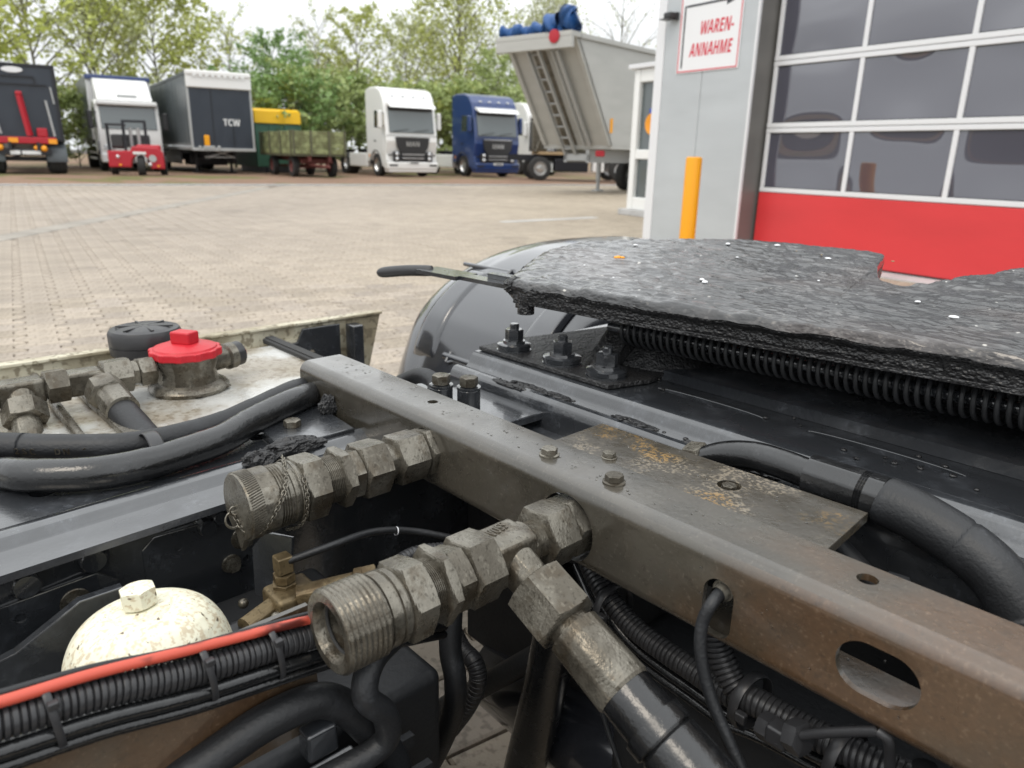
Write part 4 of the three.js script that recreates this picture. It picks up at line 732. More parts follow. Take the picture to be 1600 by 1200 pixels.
{ // low lorry chassis parked side-on behind the tipping trailer
  const x = 2.6, z = -34.6, t = thing('chassis_lorry', 'bare lorry chassis with pallet load parked behind the tipping trailer', 'lorry', [x, lotY(x, z), z], rad(8));
  mesh('frame_rail', [box(6, 0.25, 0.1, 0, 0.95, 0.4), box(6, 0.25, 0.1, 0, 0.95, -0.4), box(0.1, 0.2, 0.8, 2.5, 0.95, 0), box(0.1, 0.2, 0.8, -2.5, 0.95, 0)], M.paintBlack, t);
  mesh('fuel_tank', box(1.5, 0.55, 0.6, -0.35, 0.65, 0.75, 0.06), M.paintBlack, t); mesh('white_box', box(0.5, 0.62, 0.5, 0.85, 0.7, 0.85, 0.03), M.paintWhite, t); mesh('deck', box(3.0, 0.12, 2.2, -0.3, 1.14, 0, 0.02), M.wood, t);
  mesh('machinery', [box(0.7, 1.3, 0.9, -1.7, 1.85, 0, 0.08), rod([-1.9, 1.2, 0.6], [-1.5, 2.2, 0.6], 0.05), rod([-1.4, 1.2, 0.6], [-1.75, 2.1, 0.6], 0.05), box(0.9, 0.5, 0.6, -0.4, 1.45, 0.3, 0.05)], M.steel, t);
  for (const q of [-1.75, 1.85]) for (const s of [-1, 1]) { wheel(t, q, 0.5, s * 0.95, 0.5, 0.3, M.chrome); t.children[t.children.length - 1].rotation.y = Math.PI / 2; }
  mesh('axle', [box(0.1, 0.1, 1.9, -1.75, 0.5, 0), box(0.1, 0.1, 1.9, 1.85, 0.5, 0), box(0.3, 0.4, 0.9, -1.75, 0.72, 0), box(0.3, 0.4, 0.9, 1.85, 0.72, 0)], M.paintBlack, t);
}
// ---------------------------------------------------------------- the tractor unit we look across
const truck = thing('tractor_chassis', 'black lorry chassis with greasy coupling plate, cross-beam, hoses and fittings', 'lorry', [0, 0, 0], rad(-47));
// truck-local metres: x across (rising towards the right-hand rail), y up, z along the frame (negative is rearwards)

{ // ---- cross-beam: folded channel open at the back, with punched holes
  const r = 0.017, th = 0.006, z0 = -0.590, z1 = -0.517, yb = 0.684, yt = 0.780, P = [], Q = [];
  const arc = (cz, cy, rad_, a0, a1, list, n = 24) => { for (let i = 0; i <= n; i++) { const a = mix(a0, a1, i / n); list.push([cz + Math.cos(a) * rad_, cy + Math.sin(a) * rad_]); } };
  P.push([z0, yt]); Q.push([z0, yt - th]);
  P.reverse();
  const outer = [[z0, yt]]; arc(z1 - r, yt - r, r, Math.PI / 2, 0, outer); arc(z1 - r, yb + r, r, 0, -Math.PI / 2, outer); outer.push([z0, yb]);
  const inner = [[z0, yb + th]]; arc(z1 - r, yb + r, r - th, -Math.PI / 2, 0, inner); arc(z1 - r, yt - r, r - th, 0, Math.PI / 2, inner); inner.push([z0, yt - th]);
  let g = profileX([...outer, ...inner], -1.052, 0.34, 0);
  const oval = (w, h, d) => { const s = new THREE.Shape(); const k = w / 2 - h / 2; if (w > h) { s.absarc(k, 0, h / 2, -Math.PI / 2, Math.PI / 2); s.absarc(-k, 0, h / 2, Math.PI / 2, Math.PI * 1.5); } else { const q = h / 2 - w / 2; s.absarc(0, q, w / 2, 0, Math.PI); s.absarc(0, -q, w / 2, Math.PI, Math.PI * 2); } return new THREE.ExtrudeGeometry(s, { depth: d, bevelEnabled: false, curveSegments: 20 }); };
  const cyl = (x, y, z, rr_, h = 0.05) => at(new THREE.CylinderGeometry(rr_, rr_, h, 28), x, y, z);
  g = cut(g, [
    at(oval(0.074, 0.076, 0.06), -0.466, 0.727, -0.55), at(oval(0.030, 0.058, 0.06), -0.283, 0.722, -0.55), at(oval(0.062, 0.044, 0.06), -0.1475, 0.735, -0.55), at(oval(0.058, 0.06, 0.06), -0.7147, 0.735, -0.55),
    cyl(-0.182, 0.78, -0.567, 0.0085), cyl(-0.759, 0.78, -0.562, 0.0072),
  ]);
  mesh('cross_beam', toCreasedNormals(g, 0.03), M.beam, truck);
}
{ // ---- bracket plate welded behind the beam, with its screws
  const b = group('bracket_plate', truck);
  const pl = slab([[-0.558, 0.5905], [-0.560, 0.680], [-0.232, 0.690], [-0.226, 0.5905]], 0.011, 0.0012, [[-0.353, 0.64, 0.0135]]);
  pl.rotateX(-Math.PI / 2); // outline y -> -z
  mesh('plate', at(pl, 0, 0.768, 0), M.bracket, b);
  for (const [x, z, s, y] of [[-0.528, -0.552, 1, 0.7802], [-0.481, -0.600, 0.8, 0.779], [-0.434, -0.552, 1.05, 0.7802], [-0.353, -0.64, 0.85, 0.7725]]) {
    const h = nut(0.0165 * s, 0.0065 * s), f = turn([[0, 0.0115 * s], [0.0014, 0.0115 * s], [0.002, 0.0105 * s], [0.002, 0]], 24);
    mesh('screw', [on(f, [x, y, z], [0, 1, 0]), on(h, [x, y + 0.002, z], [0, 1, 0], rnd())], M.steel, b);
  }
}
// ---- hydraulic couplings on the beam's face
const thread = (z0, z1, r, pitch, d) => { const p = [[z0, r - d]]; for (let z = z0; z + pitch <= z1 + 1e-6; z += pitch) p.push([z + pitch * 0.12, r - d], [z + pitch * 0.4, r], [z + pitch * 0.6, r], [z + pitch * 0.88, r - d]); p.push([z1, r - d]); return turn(p, 56, 0.9); };
const solid = (p, seg = 44) => turn([[p[0][0], 0], ...p, [p[p.length - 1][0], 0]], seg);
{ // open coupling with a tee
  const c = group('screw_coupling', truck), x = -0.4675, y = 0.728, at0 = (z) => [x, y, z], Z = [0, 0, 1];
  const N = (name, af, z0, z1, m, roll = 0.3, a = 1, b = 1) => mesh(name, on(nut(af, z1 - z0, a, b), at0(z0), Z, roll), m, c);
  N('nut', 0.058, -0.540, -0.506, M.steel, 0.25); N('nut', 0.060, -0.506, -0.464, M.steel, 0.1);
  mesh('neck', on(solid([[-0.464, 0.021], [-0.45, 0.021], [-0.444, 0.0245], [-0.438, 0.0235]]), at0(0), Z), M.steel, c);
  // forged tee: square-ish centre block with a raised round boss
  mesh('tee_body', [box(0.047, 0.047, 0.062, x, y, -0.414, 0.007, 3), on(solid([[0, 0.024], [0.036, 0.022], [0.04, 0.020], [0.05, 0.020]]), [x, y, -0.418], [0.915, -0.402, 0])], M.steel, c);
  { const tg = words('VOSS', 0.013, 0.0012, 0.03); tg.rotateX(-Math.PI / 2); tg.rotateY(Math.PI / 2 + 0.2); mesh('lettering', at(tg, x - 0.002, y + 0.0234, -0.412), M.steel, c); }
  N('nut', 0.062, -0.386, -0.346, M.steel, 0.12); N('nut', 0.056, -0.346, -0.322, M.steel, 0.3); N('lock_nut', 0.066, -0.322, -0.308, M.steel, 0.05);
  mesh('thread', on(thread(-0.309, -0.292, 0.0275, 0.0022, 0.0012), at0(0), Z), M.steel, c);
  N('nut', 0.066, -0.292, -0.262, M.steel, 0.22);
  mesh('sleeve', on(turn([[-0.262, 0.031], [-0.258, 0.0335], [-0.252, 0.0335], [-0.251, 0.0318], [-0.249, 0.0318], [-0.248, 0.0338], [-0.238, 0.0338], [-0.237, 0.032], [-0.234, 0.032]], 48), at0(0), Z), M.steel, c);
  mesh('end_thread', on(thread(-0.235, -0.188, 0.0365, 0.0058, 0.0020), at0(0), Z), M.steel, c);
  mesh('mouth', on(turn([[-0.188, 0.0348], [-0.1872, 0.0338], [-0.1872, 0.0262], [-0.190, 0.0240], [-0.198, 0.0232], [-0.1985, 0.0222], [-0.203, 0.0222], [-0.2035, 0.0232], [-0.222, 0.0232]], 48), at0(0), Z), M.steel, c);
  mesh('seal_ring', on(new THREE.TorusGeometry(0.0228, 0.0022, 10, 40), at0(-0.2008), Z), M.rubber, c);
  const shorten = (k) => { for (const m of c.children) m.geometry = m.geometry.clone().translate(0, 0, 0.52).scale(1, 1, k).translate(0, 0, -0.52); };
  mesh('poppet', on(turn([[-0.222, 0.0232], [-0.219, 0.02], [-0.219, 0.0165], [-0.211, 0.015], [-0.209, 0.010], [-0.209, 0.0]], 40), at0(0), Z), M.steel, c);
  shorten(0.845);
}
{ // capped coupling
  const c = group('capped_coupling', truck), x = -0.7147, y = 0.735, at0 = (z) => [x, y, z], Z = [0, 0, 1];
  const N = (name, af, z0, z1, m, roll = 0.3, a = 1, b = 1) => mesh(name, on(nut(af, z1 - z0, a, b), at0(z0), Z, roll), m, c);
  N('nut', 0.056, -0.530, -0.506, M.steel, 0.2); N('nut', 0.058, -0.503, -0.458, M.steel, 0.1);
  mesh('neck', on(solid([[-0.506, 0.024], [-0.500, 0.024], [-0.455, 0.022], [-0.446, 0.0235], [-0.436, 0.0225]]), at0(0), Z), M.steel, c);
  N('nut', 0.062, -0.442, -0.402, M.steel, 0.14); N('nut', 0.054, -0.402, -0.384, M.steel, 0.3); N('lock_nut', 0.064, -0.386, -0.370, M.steel, 0.02);
  mesh('thread', on(thread(-0.371, -0.348, 0.028, 0.0024, 0.0013), at0(0), Z), M.steel, c);
  N('nut', 0.068, -0.348, -0.316, M.steel, 0.1);
  mesh('collar', on(turn([[-0.316, 0.033], [-0.312, 0.0355], [-0.309, 0.0355], [-0.308, 0.034], [-0.303, 0.034], [-0.302, 0.0355], [-0.299, 0.0355], [-0.298, 0.034], [-0.294, 0.034]], 48), at0(0), Z), M.steel, c);
  mesh('collar_thread', on(thread(-0.2945, -0.280, 0.0358, 0.0034, 0.0016), at0(0), Z), M.steel, c);
  mesh('dust_cap', on(turn([[-0.281, 0.033], [-0.279, 0.0372], [-0.2605, 0.0372], [-0.2435, 0.0372], [-0.2415, 0.0360], [-0.2412, 0.0]], 56), at0(0), Z), M.steel, c);
  const kn = []; for (let k = 0; k < 84; k++) { const a = (k / 84) * Math.PI * 2; kn.push(bar([x + Math.cos(a) * 0.0374, y + Math.sin(a) * 0.0374, -0.2435], [x + Math.cos(a + 0.1) * 0.0374, y + Math.sin(a + 0.1) * 0.0374, -0.2595], 0.0011, 0.0011)); }
  mesh('knurling', kn, M.steel, c);
  mesh('cap_lug', on(slab([[-0.016, -0.028], [0.0, -0.053], [0.012, -0.03]], 0.006, 0.001), at0(-0.2475), Z), M.steel, c);
  // chain: links strung from the cap's eye round the body and back
  const path = new THREE.CatmullRomCurve3([[-0.006, -0.012, 0.276], [0.012, -0.024, 0.272], [0.03, -0.02, 0.262], [0.038, 0.0, 0.246], [0.036, 0.02, 0.232], [0.024, 0.031, 0.222], [0.006, 0.0395, 0.214], [-0.01, 0.0385, 0.208]].map(([a, b, z]) => V(x + a, y + b, -0.515 + z)));
  const path2 = new THREE.CatmullRomCurve3([[0.028, 0.027, 0.202], [0.037, 0.01, 0.204], [0.0385, -0.008, 0.206], [0.033, -0.024, 0.209], [0.022, -0.034, 0.212], [0.006, -0.042, 0.216]].map(([a, b, z]) => V(x + a, y + b, -0.515 + z)));
  const links = [];
  for (const cv of [path, path2]) { const n = Math.round(cv.getLength() / 0.0043); for (let i = 0; i <= n; i++) { const p = cv.getPointAt(i / n), t = cv.getTangentAt(i / n), l = new THREE.TorusGeometry(0.0024, 0.0008, 6, 12); l.scale(1, 1.35, 1); l.rotateZ(Math.PI / 2); l.rotateX((i % 2) * 1.5 + rr(-0.3, 0.3)); l.applyQuaternion(new THREE.Quaternion().setFromUnitVectors(V(1, 0, 0), t)); links.push(at(l, p.x, p.y, p.z)); } }
  mesh('chain', links, M.steel, c);
  mesh('key_ring', [on(new THREE.TorusGeometry(0.009, 0.0011, 6, 24), [x - 0.008, y - 0.018, -0.2385], [1, 0.2, 0.3]), on(new THREE.TorusGeometry(0.0085, 0.0011, 6, 24), [x - 0.008, y - 0.017, -0.2385], [1, 0.35, 0.2]), on(new THREE.TorusGeometry(0.005, 0.0013, 6, 20), [x - 0.006, y - 0.006, -0.240], [1, 0, 0.2])], M.steel, c);
  mesh('wire_clip', on(new THREE.TorusGeometry(0.0368, 0.0009, 6, 60), at0(-0.306), [0.03, 0.02, 1]), M.steel, c);
  for (const m of c.children) m.geometry = m.geometry.clone().translate(0, 0, 0.52).scale(1, 1, 0.90).translate(0, 0, -0.52);
}
{ // hose leaving the tee
  const h = group('tee_hose', truck), o = V(-0.4675, 0.728, -0.434), d = V(0.915, -0.402, 0).normalize(), p = (s) => o.clone().addScaledVector(d, s).toArray(), D = d.toArray();
  mesh('nut', on(nut(0.06, 0.05), p(0.043), D, 0.15), M.steel, h);
  mesh('ferrule', [on(solid([[0.09, 0.020], [0.100, 0.0215], [0.101, 0.0262], [0.165, 0.0275], [0.168, 0.026]]), o.toArray(), D)], M.steel, h);
  mesh('wrapped_hose', sweep([p(0.165), p(0.24), p(0.33), p(0.46), o.clone().addScaledVector(d, 0.6).add(V(0, -0.04, 0.02)).toArray()], (s) => 0.0255 + 0.0035 * (Math.min(1, (s % 0.052) / 0.004)) * (s > 0.035 ? 1 : 0) + 0.0008 * ((s % 0.052) / 0.052), { step: 0.002, seg: 28 }), M.hoseWet, h);
}
// ---- fifth wheel
{
  const f = group('fifth_wheel', truck);
  const out = [[-0.87, -0.80], [-0.95, -0.90], [-1.045, -1.055], [-1.07, -1.175], [-1.0, -1.3], [-0.84, -1.43], [-0.65, -1.47], [-0.535, -1.43], [-0.492, -1.30], [-0.445, -1.195], [-0.40, -1.18], [-0.372, -1.24], [-0.345, -1.34], [-0.305, -1.45], [-0.2, -1.53], [0.0, -1.51], [0.15, -1.36], [0.2, -1.15], [0.14, -0.98], [0.06, -0.895], [-0.18, -0.872], [-0.42, -0.845], [-0.62, -0.82]];
  const plane = (z) => 0.908 + 0.05 * (-0.76 - z), c0 = V(-0.43, 0, -1.02), NA = 720, NR = 110;
  const cv = new THREE.CatmullRomCurve3(out.map(([a, b]) => V(a, 0, b)), true, 'catmullrom', 0.25), ring = cv.getSpacedPoints(NA);
  const bump = (x, z, e) => { // crusted grease: low swells, torn flakes, thicker towards the rim
    const u = x / 1.6 + 3, v = z / 1.6 + 3, a = fbm(u, v, 14, 20, 4, 301), b = 1 - Math.abs(2 * fbm(u, v, 26, 70, 4, 303) - 1), q = fbm(u, v, 90, 150, 3, 305);
    return 0.005 * (a - 0.5) + 0.0025 * smooth(0.6, 0.95, b) + 0.003 * (q - 0.5) - 0.012 * e * e * e;
  };
  const pos = [], idx = [];
  for (let i = 0; i < NA; i++) for (let j = 0; j <= NR; j++) {
    const t = j / NR, q = ring[i], e = clamp((t - 0.94) / 0.06), x = mix(c0.x, q.x, t), z = mix(c0.z, q.z, t), wob = j === NR ? 0 : 0;
    const k = 1 + 0.012 * (fbm(i / NA, 0.5, 90, 3, 4, 307) - 0.5) * smooth(0.9, 1, t);
    pos.push(mix(c0.x, x, k), plane(z) + bump(x, z, e) + wob, mix(c0.z, z, k));
  }
  for (let i = 0; i < NA; i++) for (let j = 0; j < NR; j++) { const a = i * (NR + 1) + j, b = ((i + 1) % NA) * (NR + 1) + j; idx.push(a, b, a + 1, b, b + 1, a + 1); }
  let top = new THREE.BufferGeometry(); top.setAttribute('position', new THREE.Float32BufferAttribute(pos, 3)); top.setIndex(idx); top.computeVertexNormals();
  mesh('greased_plate', top, M.grease, f);
  // rim wall: follows the torn edge of the grease, then drops to the underside
  const rp = [], ri = [], NV = 8;
  for (let i = 0; i < NA; i++) {
    const b = (i * (NR + 1) + NR) * 3, x = pos[b], y = pos[b + 1], z = pos[b + 2], dx = x - c0.x, dz = z - c0.z, l = Math.hypot(dx, dz), left = smooth(-0.55, -0.85, x) * smooth(-1.0, -0.85, z);
    for (let k = 0; k <= NV; k++) {
      const t = k / NV, lump = 0.006 * left * (fbm(i / NA, t / 3, 160, 6, 3, 311) - 0.35) * Math.sin(Math.PI * t), ins = -0.010 * smooth(0.1, 0.35, t) + 0.004 * fbm(i / NA, t / 2, 200, 8, 2, 313) + lump * 2 - (k === NV ? 0.002 : 0);
      rp.push(x + (dx / l) * ins, mix(y, plane(z) - 0.034, t) + (t < 0.3 ? 0.004 * (fbm(i / NA, 0.3, 120, 3, 3, 317) - 0.5) : 0), z + (dz / l) * ins);
    }
  }
  for (let i = 0; i < NA; i++) { const b2 = ((i + 1) % NA) * (NV + 1); for (let k = 0; k < NV; k++) { const a = i * (NV + 1) + k, b = b2 + k; ri.push(a, a + 1, b, b, a + 1, b + 1); } }
  let rim = new THREE.BufferGeometry(); rim.setAttribute('position', new THREE.Float32BufferAttribute(rp, 3)); rim.setIndex(ri); rim.computeVertexNormals();
  mesh('rim_skirt', rim, M.greaseDark, f);
  const under = slab(out.map(([a, b]) => [a * 0.985 - 0.43 * 0.015, -b * 0.985 + -1.02 * -0.015]), 0.006, 0.001); under.rotateX(-Math.PI / 2); under.rotateZ(0);
  { const g = under; const p = g.attributes.position; for (let i = 0; i < p.count; i++) p.setY(i, p.getY(i) + plane(p.getZ(i)) - 0.039); mesh('underside', g, M.greaseDark, f); }
  // torn lumps of grease along the front edge
  const lump = (x, y, z, a, b, c, s) => { const g = new THREE.IcosahedronGeometry(1, 4); const p = g.attributes.position; for (let i = 0; i < p.count; i++) { const q = V().fromBufferAttribute(p, i), n = 1 + 0.7 * (fbm(q.x / 4 + 2 + s, q.y / 4 + q.z / 3 + 2, 16, 16, 4, 321) - 0.5); p.setXYZ(i, q.x * n, q.y * n, q.z * n); } g.scale(a, b, c); g.computeVertexNormals(); return at(g, x, y, z); };
  mesh('grease_lump', [lump(-0.872, 0.897, -0.815, 0.018, 0.014, 0.018, 0.1), lump(-0.83, 0.893, -0.808, 0.04, 0.012, 0.010, 0.4), lump(-0.76, 0.893, -0.816, 0.035, 0.011, 0.009, 0.8)], M.greaseDark, f);
  // throat ramp and lock jaw
  mesh('throat_ramp', at(slab([[-0.62, 1.16], [-0.24, 1.16], [-0.30, 1.55], [-0.56, 1.52]], 0.02, 0.004).rotateX(-Math.PI / 2), 0, 0.845, 0), M.greaseDark, f);
  // long return spring below the front edge
  const sp = [], turns = 62, x0 = -0.695, x1 = 0.02; for (let i = 0; i <= turns * 10; i++) { const t = i / (turns * 10), a = t * turns * Math.PI * 2; sp.push([mix(x0, x1, t), 0.8445 + Math.cos(a) * 0.0205, mix(-0.893, -0.955, t) + Math.sin(a) * 0.0205]); }
  mesh('return_spring', sweep(sp, 0.0032, { step: 0.006, seg: 7 }), M.hose, f);
  mesh('spring_rod', rod([-0.73, 0.8445, -0.89], [0.03, 0.8445, -0.957], 0.007), M.chassis, f);
  // bearing pedestals
  for (const [x, s] of [[-0.735, 1], [-0.085, -0.1]]) {
    const pd = group('pedestal', f);
    mesh('stand', [on(turn((s > 0 ? [[0, 0.085], [0.012, 0.078]] : [[0, 0.05]]).concat([[0.03, 0.055], [0.055, 0.044], [0.10, 0.042]]), 36).scale(1.0, 1.3, 1), [x + 0.03 * s, 0.778, -0.98], [0, 1, 0])], M.tar, pd);
    mesh('web', profileX([[-0.86, 0.785], [-0.94, 0.86], [-1.1, 0.86], [-1.18, 0.785]], x - 0.02, x + 0.03, 0.006), M.tar, pd);
  }
  mesh('cross_tube', rod([-0.75, 0.83, -1.06], [-0.1, 0.83, -1.06], 0.04, 24), M.greaseDark, f);
  // release lever sticking out to the side
  const lv = group('release_lever', f);
  mesh('lever_bar', [bar([-0.80, 0.888, -0.85], [-1.01, 0.892, -0.825], 0.032, 0.007), bar([-1.01, 0.892, -0.825], [-1.115, 0.893, -0.815], 0.055, 0.007), bar([-0.83, 0.898, -0.86], [-0.97, 0.899, -0.85], 0.022, 0.008)], M.rail, lv);
  mesh('grip', sweep([[-1.10, 0.893, -0.815], [-1.15, 0.889, -0.79], [-1.205, 0.880, -0.765]], (s, L) => 0.0105 * Math.sqrt(clamp(1.02 - Math.pow(Math.abs(s / L - 0.45) / 0.56, 8))), { step: 0.003, seg: 18 }), M.plastic, lv);
  mesh('safety_hook', [rod([-0.862, 0.895, -0.822], [-0.862, 0.862, -0.822], 0.011, 14), rod([-0.845, 0.89, -0.815], [-0.845, 0.855, -0.815], 0.014, 14), box(0.05, 0.02, 0.02, -0.85, 0.884, -0.82, 0.004)], M.greaseDark, lv);
  // leaf and stone scraps stuck in the grease
  const sc = (x, z, r, m) => { const g = new THREE.IcosahedronGeometry(1, 1); g.scale(r, r * 0.35, r * 0.7); g.rotateY(rnd() * 3); mesh('stuck_scrap', at(g, x, plane(z) + bump(x, z, 0) + 0.002, z), m, f); };
  sc(-0.86, -1.06, 0.009, M.signOrange); sc(-0.853, -1.064, 0.006, M.amber); sc(-0.10, -0.93, 0.004, M.signOrange);
  for (const [x, z] of [[-0.64, -1.0], [-0.625, -0.985], [-0.80, -1.33], [-0.72, -1.38], [-0.93, -1.2], [-0.70, -1.2], [-0.5, -1.1], [-0.34, -1.05], [-0.28, -1.0], [-0.23, -1.16], [-0.58, -1.3]]) sc(x, z, rr(0.003, 0.0075), M.signWhite);
  for (let k = 0; k < 12; k++) { const x = rr(-0.95, -0.05), z = rr(-1.35, -0.9); sc(x, z, rr(0.0015, 0.0035), rnd() < 0.7 ? M.signWhite : M.wood); }
}
{ // ---- corrugated mounting plate across the frame, with the coupling's nuts
  const g = group('mounting_plate', truck);
  const P = new THREE.CatmullRomCurve3([[-0.735, 0.69], [-0.735, 0.725], [-0.737, 0.745], [-0.744, 0.756], [-0.753, 0.758], [-0.761, 0.753], [-0.769, 0.751], [-0.777, 0.757], [-0.783, 0.768], [-0.791, 0.775], [-0.803, 0.776]].map(([z, y]) => V(z, y, 0)), false, 'catmullrom', 0.5).getSpacedPoints(40).map((p) => [p.x, p.y]);
  mesh('front_pressing', profileX([...P, ...P.slice().reverse().map(([z, y]) => [z - 0.006, y - 0.006])], -0.945, 0.12, 0), M.chassis, g);
  const slots = [[-0.527, 0.868, 0.085, 0.009], [-0.29, 0.87, 0.09, 0.0095]];
  mesh('deck', at(slab([[-0.945, 0.8035], [0.12, 0.8035], [0.12, 1.2], [-0.945, 1.2]], 0.01, 0.001, slots).rotateX(-Math.PI / 2), 0, 0.7655, 0), M.chassis, g);
  mesh('deck_ridge', profileX([[-0.905, 0.776], [-0.918, 0.787], [-0.93, 0.790], [-1.2, 0.790], [-1.2, 0.776]], -0.64, 0.12, 0.001), M.chassis, g);
  for (const [x, z, s] of [[-0.885, -0.828, 1.2], [-0.776, -0.832, 1.3], [-0.683, -0.832, 1.3], [-0.02, -0.83, 1.3]]) {
    mesh('washer', on(turn([[0, 0.0245 * s], [0.0075, 0.0245 * s], [0.008, 0.0225 * s], [0.0095, 0.0225 * s], [0.010, 0.0238 * s], [0.0165, 0.0238 * s], [0.0175, 0.0222 * s], [0.0185, 0.016 * s], [0.0225, 0.0155 * s], [0.0225, 0]], 36), [x, 0.7785, z], [0, 1, 0]), M.chassis, g);
    mesh('nut', on(nut(0.0225 * s, 0.02), [x, 0.8005, z], [0, 1, 0], rnd() * 3), M.chassis, g);
    mesh('bolt_end', on(turn([[0, 0.008], [0.008, 0.008], [0.0095, 0.0065], [0.0095, 0]], 20), [x, 0.8205, z], [0, 1, 0]), M.chassis, g);
  }
  mesh('foot_flange', [at(slab([[-0.94, 0.797], [-0.65, 0.797], [-0.63, 0.87], [-0.66, 1.12], [-0.90, 1.12], [-0.94, 0.9]], 0.008, 0.002).rotateX(-Math.PI / 2), 0, 0.7765, 0)], M.tar, g);
  // grease droppings
  const dp = []; for (let k = 0; k < 90; k++) { const s = new THREE.IcosahedronGeometry(rr(0.0012, 0.0045), 1); s.scale(1, 0.5, 1); const x = rr(-0.9, -0.1), q = rnd(); dp.push(at(s, x, q < 0.5 ? 0.7605 : 0.777, q < 0.5 ? -0.752 + rr(-0.006, 0.004) : rr(-1.0, -0.82))); }
  const dm = mesh('grease_drops', dp, M.greaseDark, g); dm.userData.kind = 'stuff';
  mesh('web_plate', span(-0.945, 0.12, 0.46, 0.70, -0.748, -0.742), M.pitch, g);
  mesh('grease_patch', Array.from({ length: 7 }, () => { const q = new THREE.IcosahedronGeometry(1, 3), p = q.attributes.position, sd = rnd() * 5; for (let i = 0; i < p.count; i++) { const w = V().fromBufferAttribute(p, i), n = 1 + 0.9 * (fbm(w.x / 4 + 2 + sd, w.z / 4 + w.y / 4 + 2, 14, 14, 4, 341) - 0.5); p.setXYZ(i, w.x * n, w.y * n, w.z * n); } q.scale(rr(0.015, 0.04), 0.004, rr(0.006, 0.012)); q.computeVertexNormals(); return at(q, rr(-0.88, -0.2), 0.757, rr(-0.765, -0.745)); }), M.greaseDark, g);
}
for (const [x, z] of [[-0.832, -0.632], [-0.798, -0.657]]) { // pair of tall spacer bolts behind the beam
  const b = group('spacer_bolt', truck);
  mesh('spacer', on(turn([[0, 0.0165], [0.001, 0.0172], [0.032, 0.0172], [0.033, 0.0165], [0.0335, 0.0178], [0.0365, 0.0178], [0.037, 0]], 32), [x, 0.737, z], [0, 1, 0]), M.chassis, b);
  mesh('head', on(nut(0.024, 0.014), [x, 0.7745, z], [0, 1, 0], rnd() * 2), M.steel, b);
}
mesh('splice_plate', [span(-0.90, -0.72, 0.725, 0.737, -0.745, -0.60, 0.002), span(-0.9, -0.45, 0.70, 0.712, -0.742, -0.592, 0.002)], M.chassis, truck);
mesh('bent_pipe', sweep([[-0.98, 0.735, -0.66], [-0.93, 0.758, -0.665], [-0.885, 0.757, -0.66], [-0.868, 0.738, -0.645], [-0.868, 0.70, -0.64]], 0.013, { seg: 18 }), M.hose, truck);

